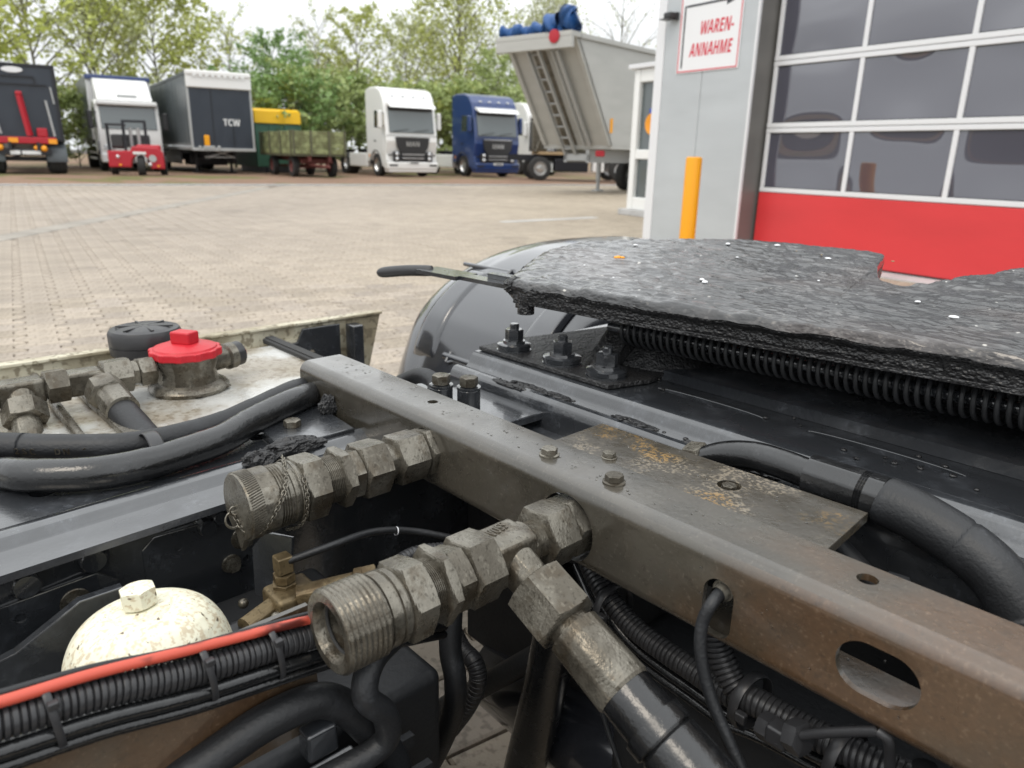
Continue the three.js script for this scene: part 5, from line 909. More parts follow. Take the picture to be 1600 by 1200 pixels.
{ // ---- left frame rail: top flange with holes, rounded ridge, lip, dark web with bolts
  const r = group('frame_rail', truck), P = [[-1.005, 0.700], [-1.005, 0.7115], [-0.885, 0.7115], [-0.874, 0.7165], [-0.862, 0.7185], [-0.851, 0.7165], [-0.843, 0.7105], [-0.838, 0.7075], [-0.792, 0.7055], [-0.790, 0.698], [-0.834, 0.698], [-0.842, 0.690], [-0.842, 0.42], [-0.85, 0.42], [-0.85, 0.700]];
  const holes = [[0.132, -0.955, 0.015], [0.262, -0.915, 0.011], [0.33, -0.93, 0.011], [0.395, -0.945, 0.011], [0.02, -0.955, 0.015]];
  let g = slab(P, 2.6, 0.0008); g = at(g, 0, 0, -2.1); // profile in (x, y), pushed along z
  g = cut(g, holes.map(([z, x, q]) => at(new THREE.CylinderGeometry(q, q, 0.05, 24), x, 0.706, -z)));
  g = toCreasedNormals(g, 0.5); // the rail runs in slightly towards the cab
  const bent = (q) => { const p = q.attributes.position; for (let i = 0; i < p.count; i++) { const z = p.getZ(i); p.setX(i, p.getX(i) + 0.06 * (z + 0.3)); } return q; };
  mesh('rail', bent(g), M.rail, r);
  mesh('hole_liner', bent(span(-1.0, -0.86, 0.690, 0.6995, -2.1, 0.45)), M.pitch, r);
  const wx = (z) => -0.842 + 0.06 * (z + 0.3);
  for (const [y, z, s] of [[0.665, -0.085, 1], [0.668, -0.149, 1], [0.66, -0.275, 0.8], [0.668, -0.292, 0.7]]) { mesh('bolt', [on(turn([[0, 0.018 * s], [0.003, 0.018 * s], [0.004, 0.0165 * s], [0.004, 0.0135 * s], [0.013, 0.0135 * s], [0.0145, 0.012 * s], [0.0145, 0]], 28), [wx(z) - 0.001, y, z], [1, 0, 0])], M.chassis, r); }
  for (const [y, z, s] of [[0.626, -0.126, 1], [0.63, -0.318, 1], [0.60, -0.30, 0.8], [0.64, -0.03, 1], [0.6, 0.0, 1.0]]) { mesh('washer', on(turn([[0, 0.0155 * s], [0.0022, 0.0155 * s], [0.003, 0.0145 * s], [0.003, 0]], 24), [wx(z) + 0.006, y, z], [1, 0, 0]), M.steel, r); mesh('bolt', on(nut(0.02 * s, 0.009), [wx(z) + 0.009, y, z], [1, 0, 0], rnd() * 3), M.steel, r); }
  // spring bracket plates bolted to the web
  const plate = (pts, x, t, hl = []) => { const q = slab(pts, t, 0.0015, hl); q.rotateY(Math.PI / 2); return at(q, x, 0, 0); }; // outline (-z, y)
  mesh('web_bracket', plate([[-0.2, 0.46], [-0.2, 0.634], [0.02, 0.645], [0.15, 0.652], [0.17, 0.635], [0.17, 0.46]], wx(-0.1) + 0.0, 0.006, [[0.075, 0.628, 0.007], [-0.04, 0.61, 0.007]]), M.chassis, r);
  mesh('web_bracket', plate([[0.20, 0.45], [0.20, 0.655], [0.215, 0.668], [0.33, 0.665], [0.345, 0.65], [0.345, 0.45]], wx(-0.25) - 0.002, 0.006, [[0.24, 0.645, 0.006], [0.32, 0.60, 0.006]]), M.chassis, r);
  mesh('slope_arm', plate([[-0.3, 0.50], [-0.1, 0.60], [0.0, 0.618], [0.06, 0.628], [0.12, 0.66], [0.16, 0.66], [0.16, 0.52], [-0.3, 0.40]], wx(0) + 0.05, 0.012), M.chassis, r);
  mesh('step_plate', [at(slab([[-0.99, 0.405], [-0.865, 0.392], [-0.87, 0.505], [-1.0, 0.515]], 0.012, 0.002).rotateX(-Math.PI / 2), 0, 0.712, 0)], M.chassis, r);
  mesh('bolt', [on(nut(0.021, 0.010), [-0.93, 0.724, -0.44], [0, 1, 0], 0.5)], M.steel, r);
  // crusts of old grease
  const crust = (x, y, z, a, b, c, s) => { const q = new THREE.IcosahedronGeometry(1, 5), p = q.attributes.position; for (let i = 0; i < p.count; i++) { const w = V().fromBufferAttribute(p, i), n = 1 + 1.0 * (fbm(w.x / 4 + 2 + s, w.y / 4 + w.z / 3 + 2, 14, 14, 5, 331) - 0.5); p.setXYZ(i, w.x * n, w.y * n, w.z * n); } q.scale(a, b, c); q.computeVertexNormals(); return at(q, x, y, z); };
  mesh('grease_crust', [crust(-0.862, 0.722, -0.40, 0.016, 0.013, 0.045, 0.2), crust(-0.85, 0.722, -0.355, 0.014, 0.012, 0.02, 0.7), crust(-0.95, 0.735, -0.51, 0.012, 0.016, 0.016, 1.3)], M.tar, r);
  mesh('opposite_rail', [span(0.02, 0.03, 0.42, 0.70, -2.1, 0.5), span(0.03, 0.14, 0.70, 0.7115, -2.1, 0.5)], M.rail, r);
}
{ // ---- tank beside the frame with its filler caps and pipework
  const t = group('fuel_tank', truck);
  mesh('tank_shell', box(0.545, 0.5, 1.25, -1.325, 0.425, -0.12, 0.045, 4), M.alu, t);
  for (const z of [-0.715, 0.02]) mesh('tank_strap', [box(0.548, 0.012, 0.034, -1.325, 0.678, z, 0.003), box(0.55, 0.004, 0.02, -1.325, 0.685, z, 0.001)], M.rubber, t);
  mesh('strap_rod', [rod([-1.58, 0.682, -0.24], [-1.08, 0.682, -0.22], 0.008), box(0.5, 0.012, 0.03, -1.33, 0.681, -0.29, 0.003)], M.steel, t);
  const fill = group('filler_head', t), x = -1.2, z = -0.394;
  mesh('head_body', [on(turn([[0.7225, 0], [0.7225, 0.060], [0.729, 0.062], [0.734, 0.058], [0.738, 0.046], [0.757, 0.043], [0.774, 0.049], [0.779, 0.049], [0.779, 0]], 40), [x, 0, z], [0, 1, 0]), on(nut(0.115, 0.010, 1, 1, 6), [x, 0.7222, z], [0, 1, 0], 0.4), on(solid([[0.035, 0.018], [0.07, 0.018], [0.073, 0.0225], [0.086, 0.0225]], 30), [x, 0.757, z], [-0.25, 0.06, -1])], M.steel, fill);
  mesh('side_plug', on(solid([[0.086, 0.021], [0.10, 0.021], [0.102, 0.019]], 30), [x, 0.757, z], [-0.25, 0.06, -1]), M.plastic, fill); mesh('red_seal', on(solid([[0.101, 0.015], [0.105, 0.015]], 24), [x, 0.757, z], [-0.25, 0.06, -1]), M.redCap, fill);
  // red cap: scalloped skirt, shallow dome, square key block
  const lobes = []; for (let k = 0; k < 96; k++) { const a = (k / 96) * Math.PI * 2, r = 0.0525 + 0.003 * smooth(-0.3, 0.4, Math.cos(a * 12)); lobes.push([Math.cos(a) * r, Math.sin(a) * r]); }
  mesh('red_cap', [at(slab(lobes, 0.013, 0.002).rotateX(-Math.PI / 2), x, 0.7795, z), on(turn([[0, 0.049], [0.003, 0.047], [0.007, 0.034], [0.009, 0.029], [0.009, 0]], 40), [x, 0.792, z], [0, 1, 0]), at(box(0.036, 0.02, 0.026, 0, 0, 0, 0.003).rotateY(0.55), x + 0.002, 0.81, z)], M.redCap, fill);
  const bc = group('black_cap', t);
  mesh('cap_neck', on(turn([[0.71, 0.044], [0.755, 0.044], [0.758, 0.050]], 36), [-1.34, 0.012, -0.376], [0, 1, 0]), M.plastic, bc);
  mesh('cap_top', [on(turn([[0.746, 0.053], [0.748, 0.0575], [0.762, 0.0585], [0.7625, 0.057], [0.764, 0.057], [0.7645, 0.0585], [0.784, 0.0585], [0.790, 0.055], [0.792, 0.048], [0.790, 0.043], [0.7915, 0.038], [0.794, 0.02], [0.794, 0]], 48), [-1.34, 0.012, -0.376], [0, 1, 0]), ...[0, 1, 2, 3, 4, 5].map((k) => at(box(0.04, 0.003, 0.004, 0.026, 0, 0, 0.001).rotateY(k * Math.PI / 3), -1.34, 0.805, -0.376))], M.plastic, bc);
  // chain of screw fittings feeding the head
  const c = group('pipe_fittings', t), y = 0.764, o = (z_) => [x, y, z_], Z = [0, 0, 1];
  const N = (af, a, b, m, roll) => mesh('nut', on(nut(af, b - a), o(a), Z, roll), m, c);
  N(0.042, -0.342, -0.318, M.steel, 0.2); N(0.036, -0.318, -0.308, M.steel, 0.4); N(0.05, -0.308, -0.268, M.steel, 0.1);
  mesh('tee_body', [box(0.036, 0.036, 0.05, x, y, -0.243, 0.006), on(solid([[0, 0.019], [0.03, 0.018]]), [x, y, -0.262], [0.93, -0.25, 0]), on(solid([[-0.345, 0.016], [-0.1, 0.016]]), o(0), Z)], M.steel, c);
  N(0.046, -0.222, -0.192, M.steel, 0.15); mesh('tee_body', [box(0.036, 0.036, 0.06, x, y, -0.162, 0.006), on(solid([[0, 0.019], [0.03, 0.018]]), [x, y, -0.162], [0.8, -0.6, 0.1])], M.steel, c); N(0.046, -0.132, -0.10, M.steel, 0.2);
  mesh('pipe_end', sweep([o(-0.11), o(-0.05), [x, y - 0.01, 0.1]], 0.014), M.steel, c);
  mesh('nut', on(nut(0.048, 0.03), [x + 0.025, y - 0.007, -0.262], [0.93, -0.25, 0], 0.2), M.steel, c); mesh('ferrule', on(solid([[0.05, 0.0225], [0.10, 0.0235], [0.101, 0.022]]), [x, y, -0.262], [0.93, -0.25, -0.05]), M.steel, c);
  mesh('feed_hose', sweep([[x + 0.09, y - 0.026, -0.266], [x + 0.16, y - 0.045, -0.272], [x + 0.24, y - 0.075, -0.285], [x + 0.31, y - 0.13, -0.30]], (s) => 0.0205 + 0.0006 * ((s % 0.06) / 0.06), { step: 0.004, seg: 24 }), M.hose, c);
  mesh('nut', on(nut(0.05, 0.03), [x + 0.02, y - 0.015, -0.16], [0.8, -0.6, 0.1], 0.1), M.steel, c); mesh('ferrule', on(solid([[0.052, 0.018], [0.09, 0.019], [0.091, 0.017]]), [x, y, -0.162], [0.8, -0.6, 0.1]), M.steel, c);
  mesh('striped_hose', sweep([[x + 0.07, y - 0.052, -0.152], [x + 0.10, y - 0.08, -0.148], [x + 0.105, y - 0.13, -0.145], [x + 0.09, y - 0.19, -0.15]], 0.0165, { seg: 20 }), M.hose, c);
  mesh('hose_stripe', sweep([[x + 0.079, y - 0.047, -0.1645], [x + 0.112, y - 0.078, -0.161], [x + 0.1175, y - 0.13, -0.1585], [x + 0.102, y - 0.19, -0.1635]], 0.005, { seg: 10 }), M.yellow, c);
  for (const q of [fill, bc, c]) { q.scale.setScalar(1.125); q.position.y = -0.1375; }
}
{ // ---- side panel outside the tank, with its black bracket
  const f = group('side_panel', truck);
  mesh('panel', [at(slab([[-1.0, 0.15], [-1.0, 0.70], [1.03, 0.70], [0.88, 0.15]], 0.012, 0.002).rotateY(Math.PI / 2), -1.628, 0, 0), span(-1.632, -1.606, 0.699, 0.706, -1.03, 1.0, 0.002)], M.fairing, f);
  mesh('panel_ridge', bar([-1.612, 0.585, 0.4], [-1.612, 0.665, -0.90], 0.006, 0.02), M.fairing, f);
  const bk = group('panel_bracket', f);
  mesh('bracket', [at(slab([[0.72, 0.575], [0.72, 0.655], [0.785, 0.662], [0.80, 0.692], [0.90, 0.692], [0.90, 0.60], [0.80, 0.575]], 0.008, 0.002).rotateY(Math.PI / 2), -1.606, 0, 0), span(-1.60, -1.56, 0.50, 0.69, -0.945, -0.915, 0.004)], M.chassis, bk);
  for (const z of [-0.745, -0.82]) mesh('screw', on(turn([[0, 0.008], [0.003, 0.0075], [0.006, 0.004], [0.006, 0]], 16), [-1.5975, 0.63, z], [1, 0, 0]), M.steel, bk);
}
{ // ---- rear mudguard over the drive wheel, in glossy black plastic
  const m = group('mudguard', truck);
  const arcP = [[-1.03, 0.42], [-1.055, 0.52], [-1.085, 0.60], [-1.13, 0.69], [-1.20, 0.755], [-1.30, 0.808], [-1.42, 0.844], [-1.56, 0.862], [-1.72, 0.866], [-1.9, 0.855], [-2.1, 0.80], [-2.28, 0.69], [-2.38, 0.55], [-2.42, 0.42]];
  const cvp = new THREE.CatmullRomCurve3(arcP.map(([z, y]) => V(0, y, z))), n = 80, nx = 40, pos = [], idx = [], P = cvp.getSpacedPoints(n);
  for (let i = 0; i <= n; i++) { const t = cvp.getTangentAt(i / n), nz = -t.y, ny = t.z; // pointing outwards
    for (let j = 0; j <= nx; j++) { const s = j / nx, edge = Math.pow(Math.abs(2 * s - 1), 7), cr = -0.055 * edge + 0.004 * smooth(0.2, 0.26, s) * smooth(0.8, 0.74, s); pos.push(mix(-1.655, -1.0, s) , P[i].y + -ny * cr, P[i].z - nz * cr); } }
  for (let i = 0; i < n; i++) for (let j = 0; j < nx; j++) { const a = i * (nx + 1) + j, b = a + nx + 1; idx.push(a, b, a + 1, b, b + 1, a + 1); }
  const g = new THREE.BufferGeometry(); g.setAttribute('position', new THREE.Float32BufferAttribute(pos, 3)); g.setIndex(idx); g.computeVertexNormals(); mesh('shell', g, M.gloss, m);
  const on2 = (t, x, lift = 0.008) => { const p = cvp.getPointAt(t), q = cvp.getTangentAt(t); return [x, p.y - q.z * lift, p.z + q.y * lift]; };
  // seam between front piece and crown, latch straps
  const seam = []; for (let j = 0; j <= 12; j++) seam.push(on2(0.272, mix(-1.60, -1.02, j / 12), 0.0)); mesh('seam_bead', sweep(seam, 0.006, { seg: 8, step: 0.02 }), M.gloss, m);
  // moulded latch straps: bands that stand proud of the shell and thin out at their ends
  const ribbon = (t0, t1, x, w, lift) => { const nt = 36, nw = 12, p = [], ix = []; for (let i = 0; i <= nt; i++) for (let j = 0; j <= nw; j++) { const a = i / nt, e = 2 * j / nw - 1, k = (1 - Math.pow(Math.abs(e), 10)) * (1 - Math.pow(Math.abs(2 * a - 1), 14)), ww = w * (1 - 0.22 * a); p.push(...on2(mix(t0, t1, a), x + e * ww / 2, lift * k - 0.001)); } for (let i = 0; i < nt; i++) for (let j = 0; j < nw; j++) { const a = i * (nw + 1) + j, q = a + nw + 1; ix.push(a, q, a + 1, q, q + 1, a + 1); } const r = new THREE.BufferGeometry(); r.setAttribute('position', new THREE.Float32BufferAttribute(p, 3)); r.setIndex(ix); r.computeVertexNormals(); return r; };
  for (const x of [-1.50, -1.14]) mesh('latch_strap', ribbon(0.10, 0.262, x, 0.10, 0.012), M.gloss, m);
  mesh('lower_fold', (() => { const q = []; for (let j = 0; j <= 12; j++) q.push(on2(0.112, mix(-1.42, -1.02, j / 12), 0.002)); return sweep(q, 0.009, { seg: 10, step: 0.02 }); })(), M.gloss, m);
  const lip = []; for (const [t, x] of [[0.115, -1.40], [0.26, -1.40], [0.268, -1.37], [0.268, -1.22], [0.26, -1.19], [0.115, -1.19], [0.108, -1.22], [0.108, -1.37]]) lip.push(on2(t, x, 0.003)); mesh('panel_bead', sweep(lip, 0.005, { closed: true, seg: 8, step: 0.01 }), M.gloss, m);
  const w = group('drive_wheel', truck), prof = [[-0.27, 0.25], [-0.27, 0.34], [-0.25, 0.385], [-0.19, 0.405], [0.19, 0.405], [0.25, 0.385], [0.27, 0.34], [0.27, 0.25], [-0.27, 0.25]];
  mesh('tyre', at(turn(prof, 48).rotateY(Math.PI / 2), -1.32, 0.405, -1.72), M.tyre, w); mesh('rim', at(turn([[-0.27, 0.25], [-0.2, 0.23], [-0.05, 0.17], [-0.05, 0]], 32).rotateY(Math.PI / 2), -1.32, 0.405, -1.72), M.galv, w);
  const w2 = group('drive_wheel', truck); mesh('tyre', at(turn(prof, 48).rotateY(Math.PI / 2), 0.46, 0.405, -1.72), M.tyre, w2);
  mesh('axle_tube', rod([-1.1, 0.405, -1.72], [0.25, 0.405, -1.72], 0.07, 20), M.pitch, truck);
}
{ // ---- two pressure hoses lying over the rail, tied together
  const a = group('pressure_hose', truck);
  mesh('hose', sweep([[-1.16, 0.742, 0.02], [-1.055, 0.741, -0.108], [-1.0, 0.740, -0.17], [-0.962, 0.737, -0.244], [-0.965, 0.737, -0.341], [-0.985, 0.742, -0.412], [-1.03, 0.742, -0.50], [-1.11, 0.71, -0.58], [-1.2, 0.66, -0.66]], (s) => 0.0165 + 0.0005 * ((s % 0.05) / 0.05), { step: 0.004, seg: 24 }), M.hose, a);
  { // faded print along the hose
    const cvh = new THREE.CatmullRomCurve3([[-1.055, 0.741, -0.108], [-1.0, 0.740, -0.17], [-0.962, 0.737, -0.244]].map((q) => V(...q))), gl = [];
    [...'2SC  DN 19'].forEach((ch, i) => { if (ch === ' ') return; const q = 0.22 + i * 0.055, p = cvh.getPointAt(q), t = cvh.getTangentAt(q), n = V(1, -0.2, 0.4); n.addScaledVector(t, -n.dot(t)).normalize(); const up = n.clone().cross(t), g = words(ch, 0.0085, 0.0003); g.applyMatrix4(new THREE.Matrix4().makeBasis(t, up, n)); p.addScaledVector(n, 0.01695); gl.push(at(g, p.x, p.y, p.z)); });
    mesh('printed_code', gl, M.steel, a);
  }
  const b = group('pressure_hose', truck);
  mesh('hose', sweep([[-1.12, 0.70, -0.03], [-1.03, 0.715, -0.085], [-0.985, 0.728, -0.105], [-0.945, 0.733, -0.128], [-0.908, 0.7335, -0.181], [-0.899, 0.7335, -0.236], [-0.908, 0.7335, -0.293], [-0.922, 0.734, -0.34], [-0.955, 0.737, -0.397], [-0.992, 0.74, -0.485], [-1.06, 0.715, -0.57], [-1.15, 0.65, -0.66]], (s) => 0.0195 + 0.0009 * fbm(s / 0.8, 0.3, 60, 3, 3, 401), { step: 0.004, seg: 26 }), M.hoseWet, b);
  const tie = new THREE.TorusGeometry(0.0235, 0.0018, 8, 40); tie.scale(1.42, 0.95, 5.0); // flat strap round both
  mesh('hose_tie', at(tie.rotateZ(0.12).rotateY(-0.05), -0.93, 0.7365, -0.252), M.plastic, truck);
}
{ // ---- white pressure reservoir dome with hexagon knob
  const r = group('white_reservoir', truck), x = -0.598, z = -0.166;
  const p = []; for (let k = 0; k <= 24; k++) { const t = k / 24, a = t * Math.PI / 2; p.push([0.624 + 0.068 * Math.sin(a) , 0.0755 * Math.pow(Math.cos(a), 0.55)]); } p.unshift([0.585, 0.0735], [0.60, 0.0755]);
  const cut0 = p.filter(([, q]) => q > 0.03), g = turn([...cut0, [0.6905, 0.0285], [0.6895, 0.0275], [0.689, 0.0265], [0.6915, 0.0255], [0.693, 0.018], [0.693, 0]], 64, 1.0);
  mesh('dome', on(g, [x, 0, z], [-0.10, 1, 0.02]), M.white, r);
  const kn = nut(0.0285, 0.018, 1, 1); mesh('knob', on(kn, [x - 0.0692, 0.691, z + 0.0138], [-0.10, 1, 0.02], 0.4), M.white, r);
}
// ---- loom along the near side: red hose, ribbed conduit, two plain hoses, all tied
const loom = group('hose_loom', truck);
const off = (pts, dx, dy) => pts.map(([x, y, z]) => [x + dx, y + dy, z]);
{
  const L = [[-0.54, 0.752, 0.12], [-0.505, 0.748, 0.01], [-0.50, 0.745, -0.024], [-0.50, 0.737, -0.079], [-0.50, 0.722, -0.142], [-0.502, 0.706, -0.236], [-0.515, 0.68, -0.32], [-0.56, 0.62, -0.42]];
  mesh('ribbed_conduit', sweep(L, ribs(0.0112, 0.0046, 0.0026), { step: 0.0006, seg: 22 }), M.plastic, loom);
  mesh('red_hose', sweep(off(L, 0.001, 0.0165).map(([x, y, z], i) => [x, y + (i % 2) * 0.0010 + (i === 4 ? 0.004 : 0), z]), 0.0040, { step: 0.004, seg: 16 }), M.redHose, loom);
  mesh('ribbed_conduit', sweep(off(L, -0.0095, 0.0125), ribs(0.0044, 0.003, 0.0013), { step: 0.0006, seg: 12 }), M.plastic, loom);
  mesh('grey_hose', sweep(off(L, -0.0055, 0.0185), 0.0026, { step: 0.005, seg: 12 }), M.hose, loom);
  mesh('black_hose', sweep(off(L, 0.008, -0.0155), 0.0058, { step: 0.005, seg: 16 }), M.hoseWet, loom);
  mesh('black_hose', sweep(off(L, 0.008, -0.0265), 0.0048, { step: 0.005, seg: 16 }), M.hoseWet, loom);
  mesh('black_hose', sweep(off(L, -0.003, -0.022), 0.0058, { step: 0.005, seg: 16 }), M.hoseWet, loom);
  for (const [z, y, wd] of [[-0.052, 0.738, 0.0035], [-0.152, 0.720, 0.0045], [-0.206, 0.711, 0.0035]]) {
    const k = new THREE.TorusGeometry(0.021, 0.0009, 6, 36); k.scale(0.72, 1.18, 3.2); k.rotateX(0.08);
    mesh('band', at(k, -0.4995, y - 0.005, z), M.plastic, loom); mesh('tie_lock', box(0.006, 0.0055, 0.007, -0.488, y + 0.013, z, 0.0012), M.plastic, loom);
  }
}
{ // ---- brownish carrier sheet under the loom, and dark gear beneath
  mesh('carrier_sheet', at(slab([[-0.514, 0.605], [-0.509, 0.605], [-0.522, 0.722], [-0.527, 0.722]], 0.36, 0.0008), 0, 0, -0.25), M.beam, truck);
  const un = group('equipment_box', truck);
  mesh('box_shell', [span(-0.80, -0.52, 0.22, 0.58, -0.395, 0.25, 0.012)], M.pitch, un);
  for (let k = 0; k < 5; k++) mesh('cooling_rib', bar([-0.53 + k * 0.03, 0.55 - k * 0.012, -0.34], [-0.53 + k * 0.03, 0.56 - k * 0.012, 0.1], 0.008, 0.014), M.pitch, un);
  mesh('lower_shell', span(-0.52, -0.30, 0.2, 0.50, -0.30, 0.25, 0.012), M.pitch, un);
  mesh('cover_plate', [box(0.09, 0.012, 0.05, -0.46, 0.565, -0.25, 0.004), box(0.02, 0.03, 0.03, -0.5, 0.6, -0.24, 0.004)], M.chassis, un);
}
{ // ---- air valve with brass unions beside the web
  const v = group('air_valve', truck);
  mesh('bracket', [on(slab([[-0.02, -0.05], [-0.022, 0.01], [-0.006, 0.032], [0.03, 0.03], [0.026, -0.05]], 0.004, 0.001), [-0.735, 0.65, -0.31], [0.55, 0.1, 0.8])], M.chassis, v);
  mesh('brass_elbow', [box(0.017, 0.02, 0.017, -0.672, 0.676, -0.296, 0.002), on(nut(0.021, 0.01), [-0.672, 0.655, -0.296], [0, 1, 0], 0.3), on(nut(0.024, 0.007), [-0.672, 0.647, -0.296], [0, 1, 0], 0.1)], M.brass, v);
  mesh('valve_body', [box(0.045, 0.035, 0.05, -0.665, 0.632, -0.30, 0.006), on(solid([[0, 0.0125], [0.06, 0.0125], [0.062, 0.016], [0.07, 0.016]]), [-0.65, 0.644, -0.30], [0.5, 0.15, -0.9]), on(solid([[0, 0.011], [0.04, 0.011]]), [-0.665, 0.634, -0.28], [0.3, -0.1, 1])], M.brass, v);
  mesh('fittings', [on(nut(0.026, 0.022), [-0.62, 0.654, -0.355], [0.5, 0.15, -0.9], 0.2)], M.brass, v);
  mesh('solenoid', [box(0.05, 0.03, 0.07, -0.665, 0.605, -0.27, 0.006), box(0.03, 0.016, 0.05, -0.66, 0.62, -0.24, 0.004)], M.plastic, v);
  for (const [x, y, z] of [[-0.70, 0.628, -0.26], [-0.645, 0.634, -0.272], [-0.69, 0.6, -0.25], [-0.62, 0.62, -0.29]]) mesh('screw', at(new THREE.SphereGeometry(0.0058, 14, 10), x, y, z), M.steel, v);
  mesh('air_line', sweep([[-0.667, 0.68, -0.30], [-0.65, 0.69, -0.34], [-0.66, 0.682, -0.40], [-0.655, 0.668, -0.45], [-0.63, 0.65, -0.50]], 0.0042, { seg: 12 }), M.hose, v);
  mesh('ribbed_conduit', sweep([[-0.61, 0.652, -0.37], [-0.62, 0.66, -0.43], [-0.60, 0.65, -0.50]], ribs(0.0085, 0.005, 0.0018), { step: 0.0008, seg: 14 }), M.plastic, v);
  mesh('grip_ring', on(turn([[0, 0.0052], [0.0015, 0.0052]], 16), [-0.657, 0.674, -0.43], [0.1, -0.3, -1]), M.signWhite, v);
}
{ // ---- loose loops of hose below the coupling
  const q = group('loop_hoses', truck);
  mesh('loop_hose', sweep([[-0.50, 0.67, -0.33], [-0.478, 0.672, -0.285], [-0.467, 0.65, -0.27], [-0.465, 0.62, -0.288], [-0.468, 0.588, -0.287], [-0.478, 0.575, -0.245], [-0.51, 0.55, -0.15]], 0.0118, { seg: 22, step: 0.004 }), M.hose, q);
  mesh('loop_hose', sweep([[-0.52, 0.60, -0.05], [-0.505, 0.63, -0.14], [-0.50, 0.645, -0.20], [-0.50, 0.635, -0.25], [-0.495, 0.59, -0.285], [-0.49, 0.52, -0.315], [-0.48, 0.4, -0.33]], 0.0155, { seg: 22, step: 0.004 }), M.hose, q);
  mesh('drain_hose', sweep([[-0.60, 0.60, -0.47], [-0.585, 0.54, -0.455], [-0.572, 0.505, -0.452], [-0.576, 0.455, -0.452], [-0.61, 0.37, -0.452], [-0.66, 0.27, -0.45]], 0.0135, { seg: 22, step: 0.004 }), M.hose, q);
  mesh('ribbed_conduit', sweep([[-0.70, 0.53, -0.52], [-0.66, 0.465, -0.53], [-0.63, 0.455, -0.53], [-0.622, 0.43, -0.53], [-0.64, 0.38, -0.53], [-0.68, 0.31, -0.53]], ribs(0.0125, 0.004, 0.0012), { step: 0.0009, seg: 16 }), M.plastic, q);
}
mesh('brake_pipe', rod([-0.54, 0.50, -0.62], [-0.86, 0.16, -0.62], 0.017, 16), M.pitch, truck);
mesh('torsion_tube', sweep([[-0.535, 0.60, -0.60], [-0.548, 0.516, -0.60], [-0.566, 0.409, -0.60], [-0.598, 0.256, -0.60], [-0.62, 0.14, -0.60]], 0.030, { seg: 24, step: 0.02 }), M.hoseWet, truck);
{ const a = group('air_tank', truck); mesh('tank_shell', on(turn([[-0.12, 0], [-0.10, 0.06], [-0.08, 0.075], [0.3, 0.075], [0.33, 0.06], [0.35, 0]], 36, 1.0), [-0.70, 0.26, -0.72], [0.75, 0.1, 0.1]), M.gloss, a); }
{ // ---- wiring loom under the cross-beam
  const w = group('wiring_loom', truck), L = [[-0.52, 0.66, -0.60], [-0.47, 0.628, -0.585], [-0.414, 0.602, -0.58], [-0.33, 0.594, -0.578], [-0.292, 0.594, -0.575], [-0.252, 0.600, -0.578], [-0.19, 0.604, -0.58], [-0.137, 0.608, -0.585], [-0.05, 0.61, -0.6]];
  mesh('ribbed_conduit', sweep([[-0.31, 0.675, -0.56], [-0.295, 0.645, -0.558], [-0.272, 0.622, -0.555], [-0.245, 0.621, -0.555], [-0.19, 0.622, -0.557], [-0.147, 0.625, -0.56], [-0.07, 0.63, -0.57]], ribs(0.0135, 0.0055, 0.003), { step: 0.00078, seg: 20 }), M.plastic, w);
  mesh('ribbed_conduit', sweep(L, ribs(0.0125, 0.0055, 0.0026), { step: 0.00078, seg: 18 }), M.plastic, w);
  mesh('plastic_pipe', sweep(off(L, 0.004, -0.024), 0.0055, { seg: 14 }), M.hoseWet, w); mesh('plastic_pipe', sweep(off(L, -0.002, -0.036), 0.0055, { seg: 14 }), M.hoseWet, w);
  for (const [x, y, z] of [[-0.445, 0.612, -0.58], [-0.262, 0.612, -0.562], [-0.172, 0.612, -0.562]]) { const k = new THREE.TorusGeometry(0.026, 0.0016, 6, 36); k.scale(1, 1.05, 3.6); k.rotateY(Math.PI / 2 - 0.15); mesh('cable_tie', at(k, x, y, z), M.plastic, w); mesh('tie_lock', box(0.011, 0.01, 0.008, x + 0.006, y + 0.001, z + 0.027, 0.002), M.plastic, w); }
  mesh('connector', [on(nut(0.022, 0.026), [-0.235, 0.622, -0.532], [0.9, 0.1, 0.1]), on(nut(0.026, 0.014), [-0.206, 0.634, -0.527], [0.9, 0.3, 0.2]), box(0.02, 0.018, 0.018, -0.215, 0.628, -0.526, 0.003)], M.plastic, w);
  mesh('bent_lead', sweep([[-0.195, 0.643, -0.522], [-0.18, 0.656, -0.522], [-0.155, 0.675, -0.522], [-0.14, 0.686, -0.521]], 0.0042, { seg: 12 }), M.plastic, w); mesh('bent_lead', sweep([[-0.14, 0.686, -0.521], [-0.132, 0.684, -0.521], [-0.13, 0.66, -0.53], [-0.128, 0.62, -0.54]], 0.0042, { seg: 12 }), M.plastic, w);
  mesh('tail_pipe_bundle', [rod([-0.11, 0.66, -0.545], [-0.09, 0.54, -0.545], 0.009, 14), rod([-0.095, 0.665, -0.53], [-0.07, 0.54, -0.53], 0.0075, 14)], M.hose, w);
}
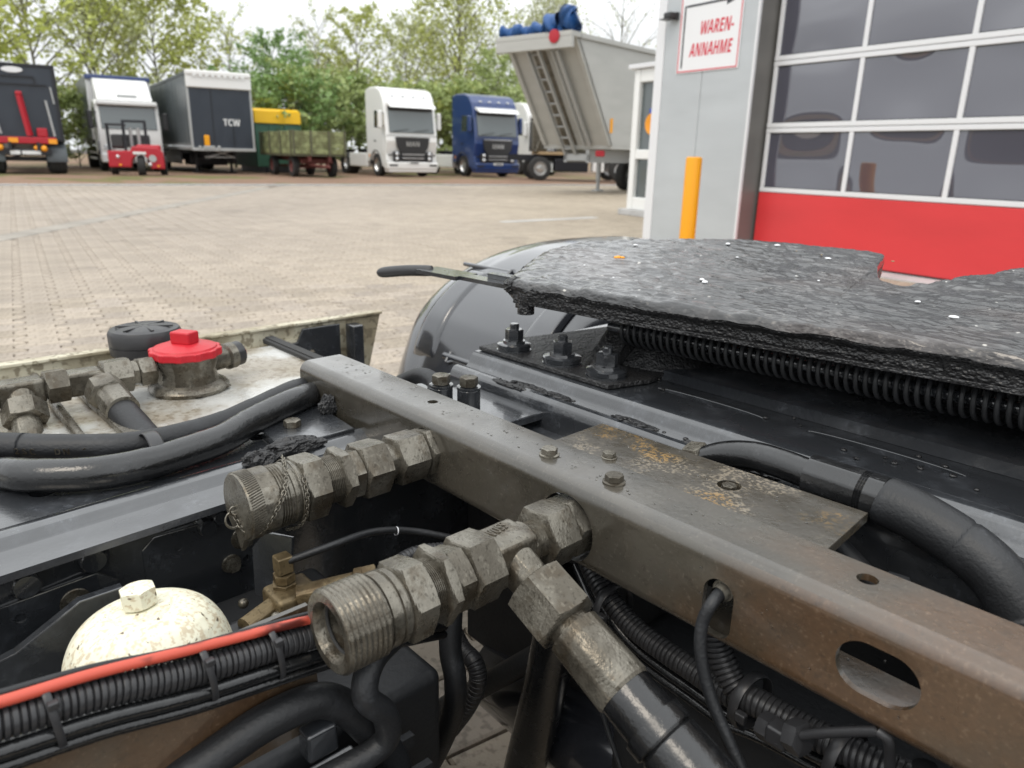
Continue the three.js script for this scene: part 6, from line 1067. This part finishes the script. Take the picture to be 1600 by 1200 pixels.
{ // ---- cable coming out of the beam's slot
  const c = group('slot_cable', truck);
  mesh('cable', sweep([[-0.283, 0.737, -0.56], [-0.283, 0.739, -0.53], [-0.281, 0.735, -0.505], [-0.284, 0.715, -0.497], [-0.279, 0.690, -0.492], [-0.266, 0.660, -0.49], [-0.243, 0.628, -0.488], [-0.205, 0.585, -0.485], [-0.16, 0.54, -0.48]], 0.0056, { seg: 16, step: 0.004 }), M.hose, c);
  mesh('gland', on(turn([[0, 0.0085], [0.006, 0.0085], [0.0065, 0.010], [0.012, 0.010], [0.0125, 0.0085], [0.02, 0.007]], 24), [-0.283, 0.7385, -0.535], [0.02, -0.05, 1]), M.steel, c);
  mesh('thin_wire', sweep([[-0.41, 0.60, -0.5], [-0.394, 0.566, -0.5], [-0.379, 0.535, -0.5], [-0.359, 0.501, -0.5], [-0.33, 0.45, -0.5]], 0.0027, { seg: 8 }), M.hose, c);
}
{ // ---- return hose with steel elbow behind the bracket
  const h = group('return_hose', truck);
  mesh('union', [on(nut(0.04, 0.022), [-0.455, 0.752, -0.72], [1, 0.2, -0.05], 0.2)], M.steel, h);
  mesh('elbow', sweep([[-0.44, 0.755, -0.72], [-0.41, 0.772, -0.722], [-0.375, 0.783, -0.722], [-0.34, 0.785, -0.722], [-0.30, 0.783, -0.722]], 0.0165, { seg: 22, step: 0.004 }), M.hoseWet, h);
  mesh('sleeve', on(turn([[0, 0.016], [0.001, 0.0222], [0.055, 0.0228], [0.056, 0.0216], [0.0575, 0.0228], [0.0585, 0.0216], [0.06, 0.0228], [0.061, 0.0216], [0.0625, 0.0228], [0.078, 0.0228], [0.079, 0.018]], 36), [-0.308, 0.7835, -0.722], [1, -0.01, 0]), M.hoseWet, h);
  mesh('wrapped_hose', sweep([[-0.232, 0.783, -0.722], [-0.188, 0.776, -0.72], [-0.142, 0.760, -0.718], [-0.112, 0.738, -0.715], [-0.09, 0.70, -0.71], [-0.07, 0.62, -0.70]], (s) => 0.0228 + 0.0016 * Math.min(1, (s % 0.075) / 0.003) + 0.0006 * fbm(s, 0.3, 40, 3, 2, 431), { step: 0.003, seg: 28 }), M.hose, h);
  mesh('lower_pipe', [sweep([[-0.43, 0.742, -0.70], [-0.36, 0.748, -0.705], [-0.30, 0.745, -0.705], [-0.22, 0.70, -0.705], [-0.1, 0.62, -0.70]], 0.011, { seg: 16 }), on(nut(0.03, 0.02), [-0.19, 0.722, -0.672], [0.2, 0.3, 1])], M.pitch, h);
}
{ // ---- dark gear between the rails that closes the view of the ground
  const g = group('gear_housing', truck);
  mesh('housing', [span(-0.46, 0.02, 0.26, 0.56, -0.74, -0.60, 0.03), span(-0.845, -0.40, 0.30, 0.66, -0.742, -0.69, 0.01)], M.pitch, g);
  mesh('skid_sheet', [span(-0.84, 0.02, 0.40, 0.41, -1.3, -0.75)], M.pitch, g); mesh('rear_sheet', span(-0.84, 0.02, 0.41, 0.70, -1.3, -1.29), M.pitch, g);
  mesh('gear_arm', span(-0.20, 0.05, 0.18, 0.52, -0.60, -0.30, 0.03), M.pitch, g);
}
// ---- rain on the steel
{
  const drops = [], one = new THREE.SphereGeometry(1, 8, 5, 0, Math.PI * 2, 0, Math.PI / 2);
  for (let k = 0; k < 260; k++) { const r = rr(0.0005, 0.0014), g = one.clone(); g.scale(r * rr(0.8, 1.5), r * 0.55, r); const f = rnd(); if (f < 0.55) drops.push(at(g, rr(-1.03, -0.3), 0.7802, rr(-0.585, -0.54))); else if (f < 0.75) drops.push(at(g, rr(-0.55, -0.25), 0.7792, rr(-0.68, -0.6))); else { g.rotateX(Math.PI / 2); drops.push(at(g, rr(-1.0, -0.1), rr(0.705, 0.755), -0.5168)); } }
  const m = mesh('rain_drops', drops, M.water, truck); m.userData.kind = 'stuff';
}
renderer.render(scene, camera);
